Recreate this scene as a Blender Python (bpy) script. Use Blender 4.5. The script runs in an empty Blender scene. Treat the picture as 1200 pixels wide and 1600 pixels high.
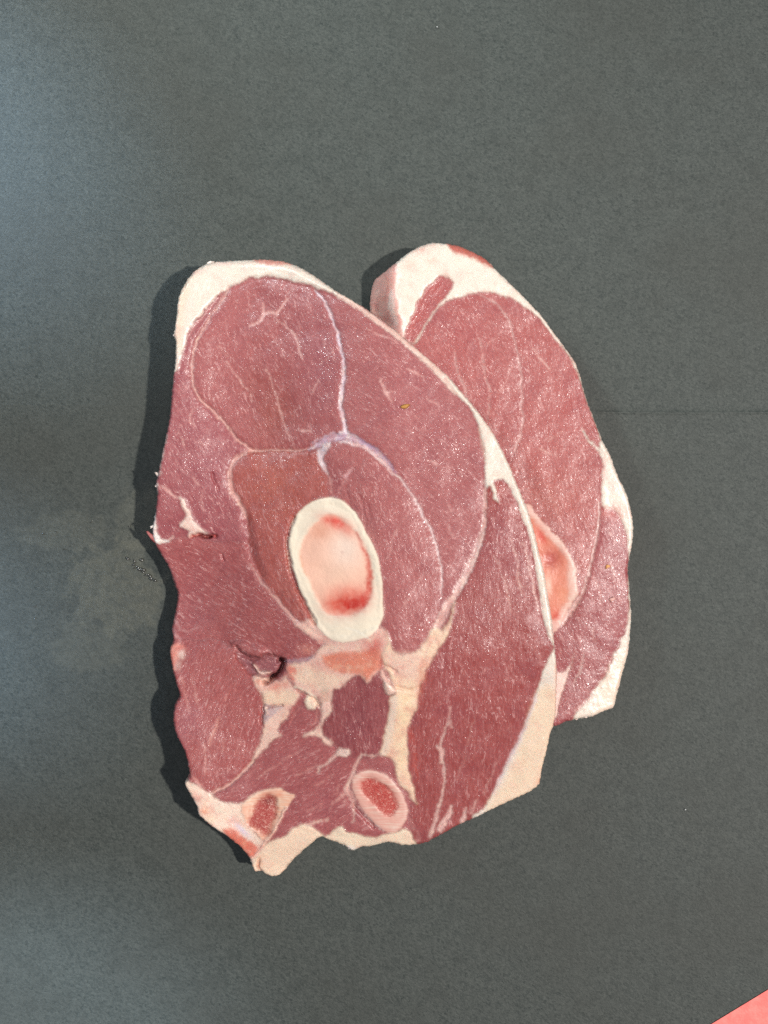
import bpy, bmesh, math, random
import numpy as np
from mathutils import Vector

# ------------------------------------------------------------------ camera, world, lamps, exposure
scene = bpy.context.scene
COL = scene.collection
K = 0.0002            # metres of paper per photograph pixel
CAMH = 0.42           # camera height above the paper

cam_d = bpy.data.cameras.new('camera'); cam = bpy.data.objects.new('camera', cam_d); COL.objects.link(cam)
cam.location = (0, 0, CAMH); cam.rotation_euler = (0, 0, 0)
cam_d.sensor_fit = 'VERTICAL'; cam_d.sensor_height = 24.0; cam_d.lens = 24.0 * CAMH / (1600 * K)
cam_d.clip_start = 0.01; cam_d.clip_end = 50
scene.camera = cam

world = bpy.data.worlds.new('World'); scene.world = world; world.use_nodes = True
wb = world.node_tree.nodes['Background']
wb.inputs[0].default_value = (0.40, 0.58, 1.0, 1); wb.inputs[1].default_value = 0.13

def aim(o, target):
    d = Vector(target) - o.location
    o.rotation_euler = d.to_track_quat('-Z', 'Y').to_euler()

def area(name, loc, target, sx, sy, power, col, shape='RECTANGLE'):
    l = bpy.data.lights.new(name, 'AREA'); l.shape = shape; l.size = sx
    if shape in ('RECTANGLE', 'ELLIPSE'): l.size_y = sy
    l.energy = power; l.color = col
    o = bpy.data.objects.new(name, l); COL.objects.link(o); o.location = loc; aim(o, target); return o

def spot(name, loc, target, power, col, angle, blend, radius=0.02, square=True):
    l = bpy.data.lights.new(name, 'SPOT'); l.energy = power; l.color = col
    l.spot_size = math.radians(angle); l.spot_blend = blend; l.shadow_soft_size = radius; l.use_square = square
    o = bpy.data.objects.new(name, l); COL.objects.link(o); o.location = loc; aim(o, target); return o

# warm ceiling lamp to the right (the sharp shadows fall to the left)
area('key_lamp', (2.95, -0.30, 4.85), (0, 0, 0), 0.22, 0.22, 335, (1.0, 0.955, 0.90), 'DISK')
# cool window light from the upper left
area('window_light', (-1.7, 1.3, 1.3), (0, 0, 0), 0.9, 1.1, 10.5, (0.78, 0.92, 1.0))
# small lamps added overhead to make the glints on the wet meat
for nm, loc, pw, cl in (('glint_lamp', (-0.20, 0.45, 2.3), 2.3, (0.80, 0.89, 1.0)), ('glint_lamp', (-1.15, 0.10, 2.0), 2.4, (1.0, 0.90, 0.72)),
                        ('glint_lamp', (0.45, 0.10, 2.3), 2.0, (1.0, 0.95, 0.88)), ('glint_lamp', (0.05, -0.60, 2.3), 1.8, (1.0, 0.93, 0.84))):
    area(nm, loc, (0, 0, 0), 0.13, 0.13, pw, cl, 'DISK')
# added spots throwing cool pools of light on the paper's top and left
spot('pool_spot', (-1.0, 0.75, 1.0), (-0.152, 0.116, 0), 175, (0.45, 0.70, 1.0), 4.1, 0.35, 0.03)
spot('pool_spot_top', (-1.0, 0.95, 1.0), (-0.040, 0.185, 0), 130, (0.84, 0.95, 0.95), 10.0, 0.8, 0.12)
spot('pool_spot_low', (-1.0, 0.30, 1.0), (-0.155, -0.036, 0), 140, (0.45, 0.70, 1.0), 3.6, 0.35, 0.03)
spot('pool_spot_bottom', (-1.0, -0.25, 1.0), (-0.130, -0.180, 0), 85, (0.62, 0.82, 1.0), 5.6, 0.22, 0.02)

scene.view_settings.view_transform = 'Standard'; scene.view_settings.look = 'None'
scene.view_settings.exposure = 0.0; scene.view_settings.gamma = 1.0
scene.view_settings.use_curve_mapping = False
scene.cycles.use_denoising = False      # the glints are single bright pixels; a denoiser wipes them out
scene.cycles.max_bounces = 6

random.seed(7); rng = np.random.default_rng(7)

# ------------------------------------------------------------------ numeric helpers
def lin(rgb):
    c = np.array(rgb, float) / 255.0
    return np.where(c <= 0.04045, c / 12.92, ((c + 0.055) / 1.055) ** 2.4)

PERM = np.random.default_rng(11).permutation(512)
ANG = np.random.default_rng(12).random(512) * 2 * math.pi
def gnoise(x, y, seed=0):
    xi = np.floor(x).astype(np.int64); yi = np.floor(y).astype(np.int64)
    xf = x - xi; yf = y - yi
    u = xf * xf * xf * (xf * (xf * 6 - 15) + 10); v = yf * yf * yf * (yf * (yf * 6 - 15) + 10)
    def g(ix, iy, fx, fy):
        a = ANG[PERM[(PERM[(ix + seed * 37) & 511] + iy) & 511]]
        return np.cos(a) * fx + np.sin(a) * fy
    a = g(xi, yi, xf, yf); b = g(xi + 1, yi, xf - 1, yf)
    c = g(xi, yi + 1, xf, yf - 1); d = g(xi + 1, yi + 1, xf - 1, yf - 1)
    return ((a + (b - a) * u) * (1 - v) + (c + (d - c) * u) * v) * 1.5
def fbm(x, y, o=3, seed=0):
    s = 0; a = 1.0; t = 0
    for i in range(o):
        s = s + a * gnoise(x * 2 ** i, y * 2 ** i, seed + i); t += a; a *= 0.5
    return s / t
def sstep(a, b, x):
    t = np.clip((x - a) / (b - a), 0, 1); return t * t * (3 - 2 * t)

def smooth_poly(pts, closed=True, n=4):
    P = np.array([p[:2] for p in pts], float)
    W = np.array([p[2:] for p in pts], float)
    N = len(P); out = []; ow = []
    rngi = range(N if closed else N - 1)
    for i in rngi:
        if closed: p0, p1, p2, p3 = P[i - 1], P[i], P[(i + 1) % N], P[(i + 2) % N]
        else: p0, p1, p2, p3 = P[max(i - 1, 0)], P[i], P[i + 1], P[min(i + 2, N - 1)]
        for k in range(n):
            t = k / n
            out.append(0.5 * (2 * p1 + (p2 - p0) * t + (2 * p0 - 5 * p1 + 4 * p2 - p3) * t * t + (3 * p1 - p0 - 3 * p2 + p3) * t ** 3))
            if W.size: ow.append(W[i] * (1 - t) + W[(i + 1) % N] * t)
    if not closed:
        out.append(P[-1])
        if W.size: ow.append(W[-1])
    return np.array(out), np.array(ow)

def seg_dist(X, Y, a, b):
    d = b - a; L = d @ d + 1e-9
    t = np.clip(((X - a[0]) * d[0] + (Y - a[1]) * d[1]) / L, 0, 1)
    return np.hypot(X - a[0] - t * d[0], Y - a[1] - t * d[1]), t

def poly_sd(X, Y, P):
    """signed distance, positive inside"""
    D = np.full(X.shape, 1e9); ins = np.zeros(X.shape, bool); n = len(P)
    for i in range(n):
        a = P[i]; b = P[(i + 1) % n]
        d, _ = seg_dist(X, Y, a, b); np.minimum(D, d, out=D)
        if a[1] != b[1]:
            c = ((a[1] > Y) != (b[1] > Y)) & (X < (b[0] - a[0]) * (Y - a[1]) / (b[1] - a[1]) + a[0])
            ins ^= c
    return np.where(ins, D, -D)

# ------------------------------------------------------------------ scene helpers
def tag(o, label=None, cat=None, group=None, kind=None):
    if label: o['label'] = label
    if cat: o['category'] = cat
    if group: o['group'] = group
    if kind: o['kind'] = kind
    return o

def link(name, me, mat=None, parent=None):
    o = bpy.data.objects.new(name, me); COL.objects.link(o)
    if mat: me.materials.append(mat)
    if parent: o.parent = parent
    return o

def np_mesh(name, V, F, attrs=None, normals=None):
    me = bpy.data.meshes.new(name)
    F = np.asarray(F, np.int32); nf, k = F.shape
    me.vertices.add(len(V)); me.vertices.foreach_set('co', np.asarray(V, np.float32).ravel())
    me.loops.add(nf * k); me.loops.foreach_set('vertex_index', F.ravel())
    me.polygons.add(nf); me.polygons.foreach_set('loop_start', np.arange(0, nf * k, k, dtype=np.int32))
    me.polygons.foreach_set('use_smooth', np.ones(nf, bool))
    me.update(calc_edges=True)
    for nm, (ty, arr) in (attrs or {}).items():
        a = me.attributes.new(nm, ty, 'POINT')
        key = {'FLOAT': 'value', 'FLOAT_COLOR': 'color', 'FLOAT_VECTOR': 'vector'}[ty]
        a.data.foreach_set(key, np.asarray(arr, np.float32).ravel())
    if normals is not None:
        me.normals_split_custom_set_from_vertices([tuple(x) for x in normals])
    return me

class NT:
    def __init__(s, name):
        s.m = bpy.data.materials.new(name); s.m.use_nodes = True; s.t = s.m.node_tree
        s.b = s.t.nodes['Principled BSDF']
    def n(s, ty, **kw):
        x = s.t.nodes.new(ty)
        for k, v in kw.items(): setattr(x, k, v)
        return x
    def l(s, a, b): s.t.links.new(a, b)
    def setin(s, node, key, v):
        if hasattr(v, 'is_output'): s.l(v, node.inputs[key])
        else: node.inputs[key].default_value = v
    def noise(s, vec, scale, detail=3, rough=0.55, dist=0.0):
        x = s.n('ShaderNodeTexNoise'); s.setin(x, 'Vector', vec)
        x.inputs['Scale'].default_value = scale; x.inputs['Detail'].default_value = detail
        x.inputs['Roughness'].default_value = rough; x.inputs['Distortion'].default_value = dist
        return x.outputs['Fac']
    def ramp(s, v, a, b, lo=0.0, hi=1.0):
        x = s.n('ShaderNodeMapRange'); x.interpolation_type = 'SMOOTHSTEP'
        s.setin(x, 'Value', v); x.inputs['From Min'].default_value = a; x.inputs['From Max'].default_value = b
        x.inputs['To Min'].default_value = lo; x.inputs['To Max'].default_value = hi
        return x.outputs['Result']
    def math(s, op, a, b=0.0):
        x = s.n('ShaderNodeMath', operation=op); s.setin(x, 0, a); s.setin(x, 1, b); return x.outputs[0]
    def mix(s, f, a, b, blend='MIX'):
        x = s.n('ShaderNodeMix', data_type='RGBA', blend_type=blend)
        s.setin(x, 'Factor', f); s.setin(x, 6, a); s.setin(x, 7, b); return x.outputs[2]
    def vmul(s, v, sc):
        x = s.n('ShaderNodeVectorMath', operation='MULTIPLY'); s.l(v, x.inputs[0]); x.inputs[1].default_value = sc; return x.outputs[0]
    def bump(s, h, strength, dist, prev=None):
        x = s.n('ShaderNodeBump'); s.setin(x, 'Height', h); x.inputs['Strength'].default_value = strength
        x.inputs['Distance'].default_value = dist
        if prev is not None: s.l(prev, x.inputs['Normal'])
        return x.outputs['Normal']

# ------------------------------------------------------------------ materials
def flesh_material(name, gloss=0.30, fleck=1.0, deep=0.35):
    """wet raw flesh: what the tissue is at each point comes from the mesh (tint, fat, fib); grain, flecks and gloss from nodes"""
    M = NT(name); b = M.b
    at = M.n('ShaderNodeAttribute', attribute_name='tint').outputs['Color']
    fat = M.n('ShaderNodeAttribute', attribute_name='fat').outputs['Fac']
    fib = M.n('ShaderNodeAttribute', attribute_name='fib').outputs['Vector']        # millimetres, x along the grain
    pos = M.n('ShaderNodeTexCoord').outputs['Object']; mm = M.vmul(pos, (1000, 1000, 1000))
    lean = M.math('SUBTRACT', 1.0, fat)
    st = M.vmul(fib, (0.30, 1.0, 1.0))
    grain = M.noise(st, 0.95, 4, 0.65, 0.5)
    fine = M.noise(st, 3.2, 3, 0.6)
    blot = M.noise(mm, 0.16, 3, 0.5)
    # tone variation
    c = M.mix(M.math('MULTIPLY', M.ramp(grain, 0.32, 0.72), M.math('MULTIPLY', lean, 0.40)), at, (0.50, 0.185, 0.175, 1))
    c = M.mix(M.math('MULTIPLY', M.ramp(fine, 0.55, 0.30), M.math('MULTIPLY', lean, 0.45)), c, (0.23, 0.055, 0.062, 1))
    c = M.mix(M.math('MULTIPLY', M.ramp(blot, 0.45, 0.75), M.math('MULTIPLY', lean, 0.30)), c, (0.27, 0.066, 0.078, 1))
    # pale intramuscular flecks, in drifts
    drift = M.ramp(M.noise(mm, 0.11, 2, 0.5), 0.35, 0.65, 0.25, 1.0)
    fl = M.ramp(M.noise(M.vmul(fib, (0.36, 1.0, 1.0)), 1.0, 2.5, 0.65, 1.4), 0.555, 0.655)
    c = M.mix(M.math('MULTIPLY', M.math('MULTIPLY', fl, drift), M.math('MULTIPLY', lean, 0.60 * fleck)), c, (0.70, 0.37, 0.34, 1))
    # fat mottling
    fm = M.noise(mm, 0.55, 4, 0.6)
    c = M.mix(M.math('MULTIPLY', M.ramp(fm, 0.45, 0.75), M.math('MULTIPLY', fat, 0.30)), c, (0.84, 0.60, 0.50, 1))
    M.l(c, b.inputs['Base Color'])
    r = M.ramp(fat, 0.0, 1.0, gloss, 0.34)
    r2 = M.math('ADD', r, M.math('MULTIPLY', M.math('SUBTRACT', M.noise(mm, 0.5, 2), 0.5), 0.16))
    M.l(r2, b.inputs['Roughness'])
    b.inputs['Specular IOR Level'].default_value = 0.45
    b.subsurface_method = 'BURLEY'; b.inputs['Subsurface Weight'].default_value = deep; b.inputs['Subsurface Radius'].default_value = (1.0, 0.45, 0.35); b.inputs['Subsurface Scale'].default_value = 0.0012
    h = M.math('ADD', M.math('MULTIPLY', grain, 1.0), M.math('MULTIPLY', fine, 0.45))
    w = M.math('MULTIPLY', h, M.ramp(fat, 0.0, 1.0, 1.0, 0.18))
    n1 = M.bump(w, 0.35, 0.00032)
    n2 = M.bump(M.noise(mm, 1.2, 2, 0.5), 0.25, 0.00020, n1)
    M.l(n2, b.inputs['Normal'])
    # film of moisture: its own pebbled surface gives the glints
    b.inputs['Coat IOR'].default_value = 1.42
    wa = M.n('ShaderNodeAttribute', attribute_name='wet').outputs['Fac']
    wet = M.math('MULTIPLY', wa, M.ramp(M.noise(mm, 0.22, 3, 0.6), 0.30, 0.62, 0.35, 1.0))
    M.l(M.math('MULTIPLY', wet, M.ramp(fat, 0.0, 1.0, 1.0, 0.45)), b.inputs['Coat Weight'])
    b.inputs['Coat Roughness'].default_value = 0.13
    c1 = M.bump(M.noise(M.vmul(fib, (0.65, 1.0, 1.0)), 1.15, 1.5, 0.5, 0.9), 1.0, 0.00036)
    M.l(c1, b.inputs['Coat Normal'])
    return M.m

def bone_material(name, rough=0.42):
    M = NT(name); b = M.b
    at = M.n('ShaderNodeAttribute', attribute_name='tint').outputs['Color']
    pos = M.n('ShaderNodeTexCoord').outputs['Object']; mm = M.vmul(pos, (1000, 1000, 1000))
    saw = M.noise(M.vmul(mm, (0.16, 2.4, 1)), 1.0, 2, 0.5)               # fine saw lines
    c = M.mix(M.ramp(saw, 0.42, 0.70, 0.0, 0.35), at, (0.82, 0.74, 0.60, 1))
    c = M.mix(M.ramp(M.noise(mm, 0.9, 4), 0.5, 0.8, 0.0, 0.18), c, (0.78, 0.64, 0.48, 1))
    M.l(c, b.inputs['Base Color']); b.inputs['Roughness'].default_value = rough
    n1 = M.bump(saw, 0.35, 0.00012); n2 = M.bump(M.noise(mm, 1.5, 2), 0.15, 0.0002, n1)
    M.l(n2, b.inputs['Normal']); return M.m

def marrow_material(name, speckle=0.0):
    M = NT(name); b = M.b
    at = M.n('ShaderNodeAttribute', attribute_name='tint').outputs['Color']
    pos = M.n('ShaderNodeTexCoord').outputs['Object']; mm = M.vmul(pos, (1000, 1000, 1000))
    c = M.mix(M.ramp(M.noise(mm, 0.8, 4, 0.6), 0.45, 0.8, 0.0, 0.18), at, (0.95, 0.56, 0.44, 1))
    if speckle:
        sp = M.noise(mm, 1.5, 4, 0.7, 0.6)
        c = M.mix(M.ramp(sp, 0.52, 0.66, 0.0, speckle), c, (0.90, 0.52, 0.42, 1))
        c = M.mix(M.ramp(sp, 0.46, 0.34, 0.0, speckle), c, (0.30, 0.03, 0.03, 1))
        hgt = sp
    else: hgt = M.noise(mm, 1.6, 4, 0.6)
    M.l(c, b.inputs['Base Color']); b.inputs['Roughness'].default_value = 0.36
    M.l(M.bump(hgt, 0.8 if speckle else 0.4, 0.0005 if speckle else 0.0002), b.inputs['Normal']); return M.m

MAT_MUSCLE = flesh_material('raw_muscle', 0.40)
MAT_FAT = flesh_material('raw_fat', 0.40, 0.7, 0.42)
MAT_BONE = bone_material('sawn_bone')
MAT_MARROW = marrow_material('marrow')
MAT_SPONGE = marrow_material('spongy_marrow', 0.55)

def paper_material():
    M = NT('black_butcher_paper'); b = M.b
    pos = M.n('ShaderNodeTexCoord').outputs['Object']; mm = M.vmul(pos, (1000, 1000, 1000))
    rot = M.n('ShaderNodeMapping'); M.l(mm, rot.inputs['Vector']); rot.inputs['Rotation'].default_value = (0, 0, math.radians(28))
    f1 = M.noise(M.vmul(rot.outputs[0], (0.7, 1.1, 1)), 1.35, 5, 0.7, 0.8)
    f2 = M.noise(M.vmul(mm, (1.0, 0.8, 1)), 0.62, 5, 0.7, 0.6)
    f3 = M.noise(mm, 0.16, 4, 0.6); f4 = M.noise(mm, 0.02, 3, 0.5)
    base = M.mix(M.ramp(f1, 0.28, 0.72), (0.020, 0.027, 0.024, 1), (0.084, 0.092, 0.080, 1))
    base = M.mix(M.ramp(f2, 0.40, 0.66, 0.0, 0.5), base, (0.070, 0.076, 0.067, 1))
    base = M.mix(M.ramp(f3, 0.42, 0.75, 0.0, 0.35), base, (0.030, 0.036, 0.031, 1))
    base = M.mix(M.ramp(f4, 0.40, 0.70, 0.0, 0.35), base, (0.048, 0.048, 0.039, 1))
    # old damp stain left of the meat: pale olive bloom with a ragged edge
    sep = M.n('ShaderNodeSeparateXYZ'); M.l(mm, sep.inputs[0])
    stains = []
    for cx, cy, rx, ry, k in ((-84, -24, 17, 16, 0.55), (-76, -2, 9, 12, 0.40), (-100, -6, 16, 7, 0.30), (-92, -42, 14, 9, 0.30)):
        dx = M.math('DIVIDE', M.math('SUBTRACT', sep.outputs[0], cx), rx); dy = M.math('DIVIDE', M.math('SUBTRACT', sep.outputs[1], cy), ry)
        q = M.math('SQRT', M.math('ADD', M.math('MULTIPLY', dx, dx), M.math('MULTIPLY', dy, dy)))
        q = M.math('ADD', q, M.math('MULTIPLY', M.math('SUBTRACT', M.noise(mm, 0.16, 4, 0.65), 0.5), 1.3))
        st = M.math('MULTIPLY', M.ramp(q, 1.0, 0.72, 0.0, k), M.ramp(M.noise(mm, 0.35, 4, 0.7), 0.30, 0.65, 0.25, 1.0))
        base = M.mix(st, base, (0.120, 0.120, 0.092, 1)); stains.append(st)
    v = M.n('ShaderNodeTexVoronoi'); M.l(mm, v.inputs['Vector']); v.inputs['Scale'].default_value = 0.30
    base = M.mix(M.ramp(v.outputs['Distance'], 0.09, 0.03, 0.0, 0.18), base, (0.16, 0.16, 0.15, 1))
    M.l(base, b.inputs['Base Color'])
    rs = M.math('MAXIMUM', M.math('MAXIMUM', stains[0], stains[1]), stains[2]); M.l(M.ramp(rs, 0.0, 0.5, 0.56, 0.36), b.inputs['Roughness']); b.inputs['Specular IOR Level'].default_value = 0.36
    h = M.math('ADD', f1, M.math('MULTIPLY', f2, 0.8))
    M.l(M.bump(h, 0.45, 0.00030), b.inputs['Normal']); return M.m
MAT_PAPER = paper_material()

# ------------------------------------------------------------------ the paper they lie on
def world_pt(px, py, z=0.0):
    f = (CAMH - z) / CAMH * K
    return ((px - 600) * f, (800 - py) * f, z)

def build_paper():
    xs = np.linspace(-0.5, 0.5, 161)
    off = np.concatenate([-np.geomspace(0.5, 0.004, 40), [-0.0026, -0.0016, -0.0010, -0.0006, -0.0003, 0, 0.0003, 0.0006, 0.0010, 0.0016, 0.0026], np.geomspace(0.004, 0.5, 40)])
    X, O = np.meshgrid(xs, off)
    pxv = X / K + 600
    cy = (800 - (633 + np.clip(pxv, -1500, 3000) * 0.0105)) * K + 0.0003 * np.sin(pxv * 0.011)
    Y = cy + O
    # a fold line across the sheet: a low ridge, crisper to the right
    amp = (0.00012 + 0.00045 * sstep(500, 1200, pxv)) * (0.7 + 0.5 * gnoise(pxv / 60.0, pxv * 0 + 3.3))
    Z = amp * np.exp(-np.abs(O) / 0.0007) - 0.00035 * (0.5 + 0.5 * fbm(X / 0.11, Y / 0.11, 2, 5)) * sstep(0.0, 0.02, np.abs(O))
    V = np.stack([X, Y, Z - 0.0001], -1).reshape(-1, 3)
    ny, nx = X.shape; i = np.arange(ny - 1)[:, None] * nx + np.arange(nx - 1)[None]
    F = np.stack([i, i + 1, i + nx + 1, i + nx], -1).reshape(-1, 4)
    o = link('paper', np_mesh('paper', V, F), MAT_PAPER)
    tag(o, 'dark grey fibrous butcher paper with a faint fold line across it', None, None, 'structure')
build_paper()

# ------------------------------------------------------------------ steak builder
STEP = 1.25
class Steak:
    def __init__(s, name, label, cat, group, outline, zfun, tfun, base_col, base_ang, edge_r, seed, lift):
        s.seed = seed; s.name = name
        s.zb_f, s.zt_f = zfun, tfun
        P, _ = smooth_poly(outline, True, 4); s.P = P
        x0, y0 = P.min(0) - 8; x1, y1 = P.max(0) + 8
        s.x = np.arange(x0, x1, STEP); s.y = np.arange(y0, y1, STEP)
        s.X, s.Y = np.meshgrid(s.x, s.y)
        X, Y = s.X, s.Y
        s.sd = poly_sd(X, Y, P) + 0.9 * gnoise(X / 6.0, Y / 6.0, seed) + 0.6 * gnoise(X / 2.9, Y / 2.9, seed + 9)
        s.wx = X + 2.2 * gnoise(X / 17, Y / 17, seed + 1) + 1.2 * gnoise(X / 6, Y / 6, seed + 2)
        s.wy = Y + 2.2 * gnoise(X / 17, Y / 17, seed + 3) + 1.2 * gnoise(X / 6, Y / 6, seed + 4)
        s.lift = np.array(lift)
        s.tint = np.broadcast_to(lin(base_col), X.shape + (3,)).copy()
        s.fat = np.zeros(X.shape); s.h = np.zeros(X.shape)          # h: relief in millimetres
        s.wet = np.full(X.shape, 0.38)
        s.ang = np.full(X.shape, math.radians(base_ang))
        s.lab = np.zeros(X.shape, np.int32)
        s.parts = [('muscle', 'M', None, None)]                      # name, material key, parent index, label
        s.edge_r = edge_r
        s.root = bpy.data.objects.new(name, None); COL.objects.link(s.root); tag(s.root, label, cat, group)
    def part(s, name, key, parent=None, label=None):
        s.parts.append((name, key, parent, label)); return len(s.parts) - 1
    def win(s, P, m):
        a = P.min(0) - m; b = P.max(0) + m
        i0, i1 = np.searchsorted(s.x, [a[0], b[0]]); j0, j1 = np.searchsorted(s.y, [a[1], b[1]])
        return (slice(j0, j1), slice(i0, i1))
    def region(s, pts, col=None, f=1.5, fat=None, ang=None, dh=0.0, part=None, alpha=1.0, warp=1.0, bulge=0.0, wob=0.0, smooth=True):
        P = smooth_poly(pts, True, 4)[0] if smooth else np.array(pts, float)
        w = s.win(P, f + 8 + wob * 2)
        X = s.X[w] + (s.wx[w] - s.X[w]) * warp; Y = s.Y[w] + (s.wy[w] - s.Y[w]) * warp
        sd = poly_sd(X, Y, P)
        e = sd
        sd = sd + min(warp, 1.0) * (1.5 * fbm(s.X[w] / 4.5, s.Y[w] / 4.5, 3, s.seed + 23) + 1.2 * gnoise(s.X[w] / 13, s.Y[w] / 13, s.seed + 27))
        if wob: sd = sd + wob * fbm(s.X[w] / 9, s.Y[w] / 9, 3, s.seed + 21)
        f = f * 1.25
        m = sstep(-f, f, sd)
        if col is not None:
            a = (m * alpha)[..., None]; s.tint[w] = s.tint[w] * (1 - a) + lin(col) * a
        if fat is not None: s.fat[w] = s.fat[w] * (1 - m * alpha) + fat * m * alpha
        if ang is not None: s.ang[w] = np.where(m > .5, math.radians(ang), s.ang[w])
        if dh: s.h[w] += dh * sstep(-5, 5, e)
        if bulge: s.h[w] += bulge * (1 - np.exp(-np.clip(sd, 0, None) / 12.0))
        if part is not None: s.lab[w] = np.where(m > .5, part, s.lab[w])
        return w, sd, m
    def line(s, pts, col, alpha=1.0, fat=None, dh=0.0, part=None, warp=1.0, soft=0.8, break_up=0.0, groove=None):
        """polyline of (x, y, half width)"""
        P, W = smooth_poly(pts, False, 4); W = W[:, 0]
        w = s.win(P, W.max() + 8)
        X = s.X[w] + (s.wx[w] - s.X[w]) * warp; Y = s.Y[w] + (s.wy[w] - s.Y[w]) * warp
        E = np.full(X.shape, -1e9); D = np.full(X.shape, 1e9)
        for i in range(len(P) - 1):
            d, t = seg_dist(X, Y, P[i], P[i + 1]); ww = W[i] + (W[i + 1] - W[i]) * t
            E = np.maximum(E, ww - d); D = np.minimum(D, d)
        nz = fbm(s.X[w] / 4.5, s.Y[w] / 4.5, 3, s.seed + 33); n2 = fbm(s.X[w] / 18, s.Y[w] / 18, 2, s.seed + 35)
        E = E + (0.5 + 0.35 * min(W.max(), 5)) * nz
        soft = soft + 0.5 + 0.12 * min(W.max(), 5)
        m = sstep(-soft, soft, E) * (0.82 + 0.18 * sstep(-.3, .3, E)) * (np.clip(0.9 + 0.45 * n2 + 0.3 * nz, 0.3, 1) if alpha > .7 else np.clip(0.85 + 0.8 * n2 + 0.6 * nz, 0.1, 1))
        if break_up: m = m * sstep(-0.55, -0.55 + 0.9 / break_up, fbm(s.X[w] / 7, s.Y[w] / 7, 2, s.seed + 31) )
        a = (m * alpha)[..., None]; s.tint[w] = s.tint[w] * (1 - a) + lin(col) * a
        fa = alpha if fat is None else fat
        s.fat[w] = np.maximum(s.fat[w], m * fa) if fat != 0 else s.fat[w] * (1 - m * alpha)
        if dh: s.h[w] += dh * np.exp(-(D / max(W.max(), 1.5)) ** 2)
        if groove: s.h[w] -= groove[0] * np.exp(-(D / groove[1]) ** 2)
        if part is not None: s.lab[w] = np.where(m * alpha > .5, part, s.lab[w])
    def blot(s, x, y, rx, ry, col, alpha, fat=None, dh=0.0, rot=0, noise=0.0):
        P = np.array([[x - rx - ry, y - rx - ry], [x + rx + ry, y + rx + ry]]); w = s.win(P, 12)
        c, sn = math.cos(math.radians(rot)), math.sin(math.radians(rot))
        dx, dy = s.X[w] - x, s.Y[w] - y
        q = ((dx * c + dy * sn) / rx) ** 2 + ((-dx * sn + dy * c) / ry) ** 2
        m = np.exp(-q * 1.4)
        if noise: m = np.clip(m * (1 + noise * fbm(s.X[w] / 8, s.Y[w] / 8, 3, s.seed + 41)), 0, 1)
        if col is not None:
            a = (m * alpha)[..., None]; s.tint[w] = s.tint[w] * (1 - a) + lin(col) * a
        if fat is not None: s.fat[w] = s.fat[w] * (1 - m * alpha) + fat * m * alpha
        if dh: s.h[w] += dh * m
    def moist(s, x, y, rx, ry, k, rot=0):
        c, sn = math.cos(math.radians(rot)), math.sin(math.radians(rot)); dx, dy = s.X - x, s.Y - y
        q = ((dx * c + dy * sn) / rx) ** 2 + ((-dx * sn + dy * c) / ry) ** 2
        s.wet = np.maximum(s.wet, k * np.exp(-q))
    def streaks(s, n, box, ang, col, length=(6, 20), wid=(0.5, 1.1), al=(0.15, 0.50), spread=14):
        r = rng
        for _ in range(n):
            x = r.uniform(box[0], box[2]); y = r.uniform(box[1], box[3])
            a = math.radians(ang + r.normal() * spread); L = r.uniform(*length)
            b = a + r.normal() * 0.25
            p = [(x, y, 0.3), (x + L * .5 * math.cos(a), y + L * .5 * math.sin(a), r.uniform(*wid)), (x + L * .5 * (math.cos(a) + math.cos(b)), y + L * .5 * (math.sin(a) + math.sin(b)), 0.3)]
            i = int(np.clip((p[1][0] - s.x[0]) / STEP, 0, len(s.x) - 1)); j = int(np.clip((p[1][1] - s.y[0]) / STEP, 0, len(s.y) - 1))
            if s.sd[j, i] < 6 or s.fat[j, i] > 0.3 or s.lab[j, i] in s.nostreak: continue
            s.line(p, col, r.uniform(*al), soft=0.9)
    nostreak = (); mottle = (); mottle2 = (); crisp = ()
    def finish(s, rim_col, rim_mix):
        X, Y = s.X.copy(), s.Y.copy(); ny, nx = X.shape
        sd = s.sd
        gy, gx = np.gradient(sd, STEP); gl = np.hypot(gx, gy) + 1e-6; gx /= gl; gy /= gl
        inside = sd > 0
        cen = 0.25 * (sd[:-1, :-1] + sd[1:, :-1] + sd[:-1, 1:] + sd[1:, 1:])
        cell = cen > 0
        # keep the largest piece only where cells connect; boundary vertices are pulled onto the outline
        used = np.zeros((ny, nx), int)
        for dj in (0, 1):
            for di in (0, 1): used[dj:ny - 1 + dj, di:nx - 1 + di] += cell
        bnd = (used > 0) & (used < 4)
        X[bnd] -= (gx * sd)[bnd]; Y[bnd] -= (gy * sd)[bnd]
        d = np.where(bnd, 0, np.clip(sd, 0, None))
        zb = s.zb_f(X, Y); zs = zb + s.zt_f(X, Y)                    # smooth body (mm)
        f = (CAMH * 1000 - zs) / (CAMH * 1000)
        wx = (X - 600) * K * f; wy = (800 - Y) * K * f
        # tissue borders are fibrous: shift the tissue map along the grain, after a slight blur
        def blur(a):
            for ax in (0, 1):
                a = (np.roll(a, 1, ax) + 2 * a + np.roll(a, -1, ax)) / 4
            return a
        u0 = (np.cos(s.ang) * s.X + np.sin(s.ang) * s.Y); v0 = (-np.sin(s.ang) * s.X + np.cos(s.ang) * s.Y)
        amp = 2.8 * fbm(v0 / 3.2, u0 / 16, 3, s.seed + 71); jx = amp * np.cos(s.ang) + 1.0 * fbm(s.X / 3.5, s.Y / 3.5, 2, s.seed + 73); jy = amp * np.sin(s.ang) + 1.0 * fbm(s.X / 3.5, s.Y / 3.5, 2, s.seed + 75)
        hold = np.isin(s.lab, s.crisp); jx = np.where(hold, 0, jx); jy = np.where(hold, 0, jy)
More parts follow.
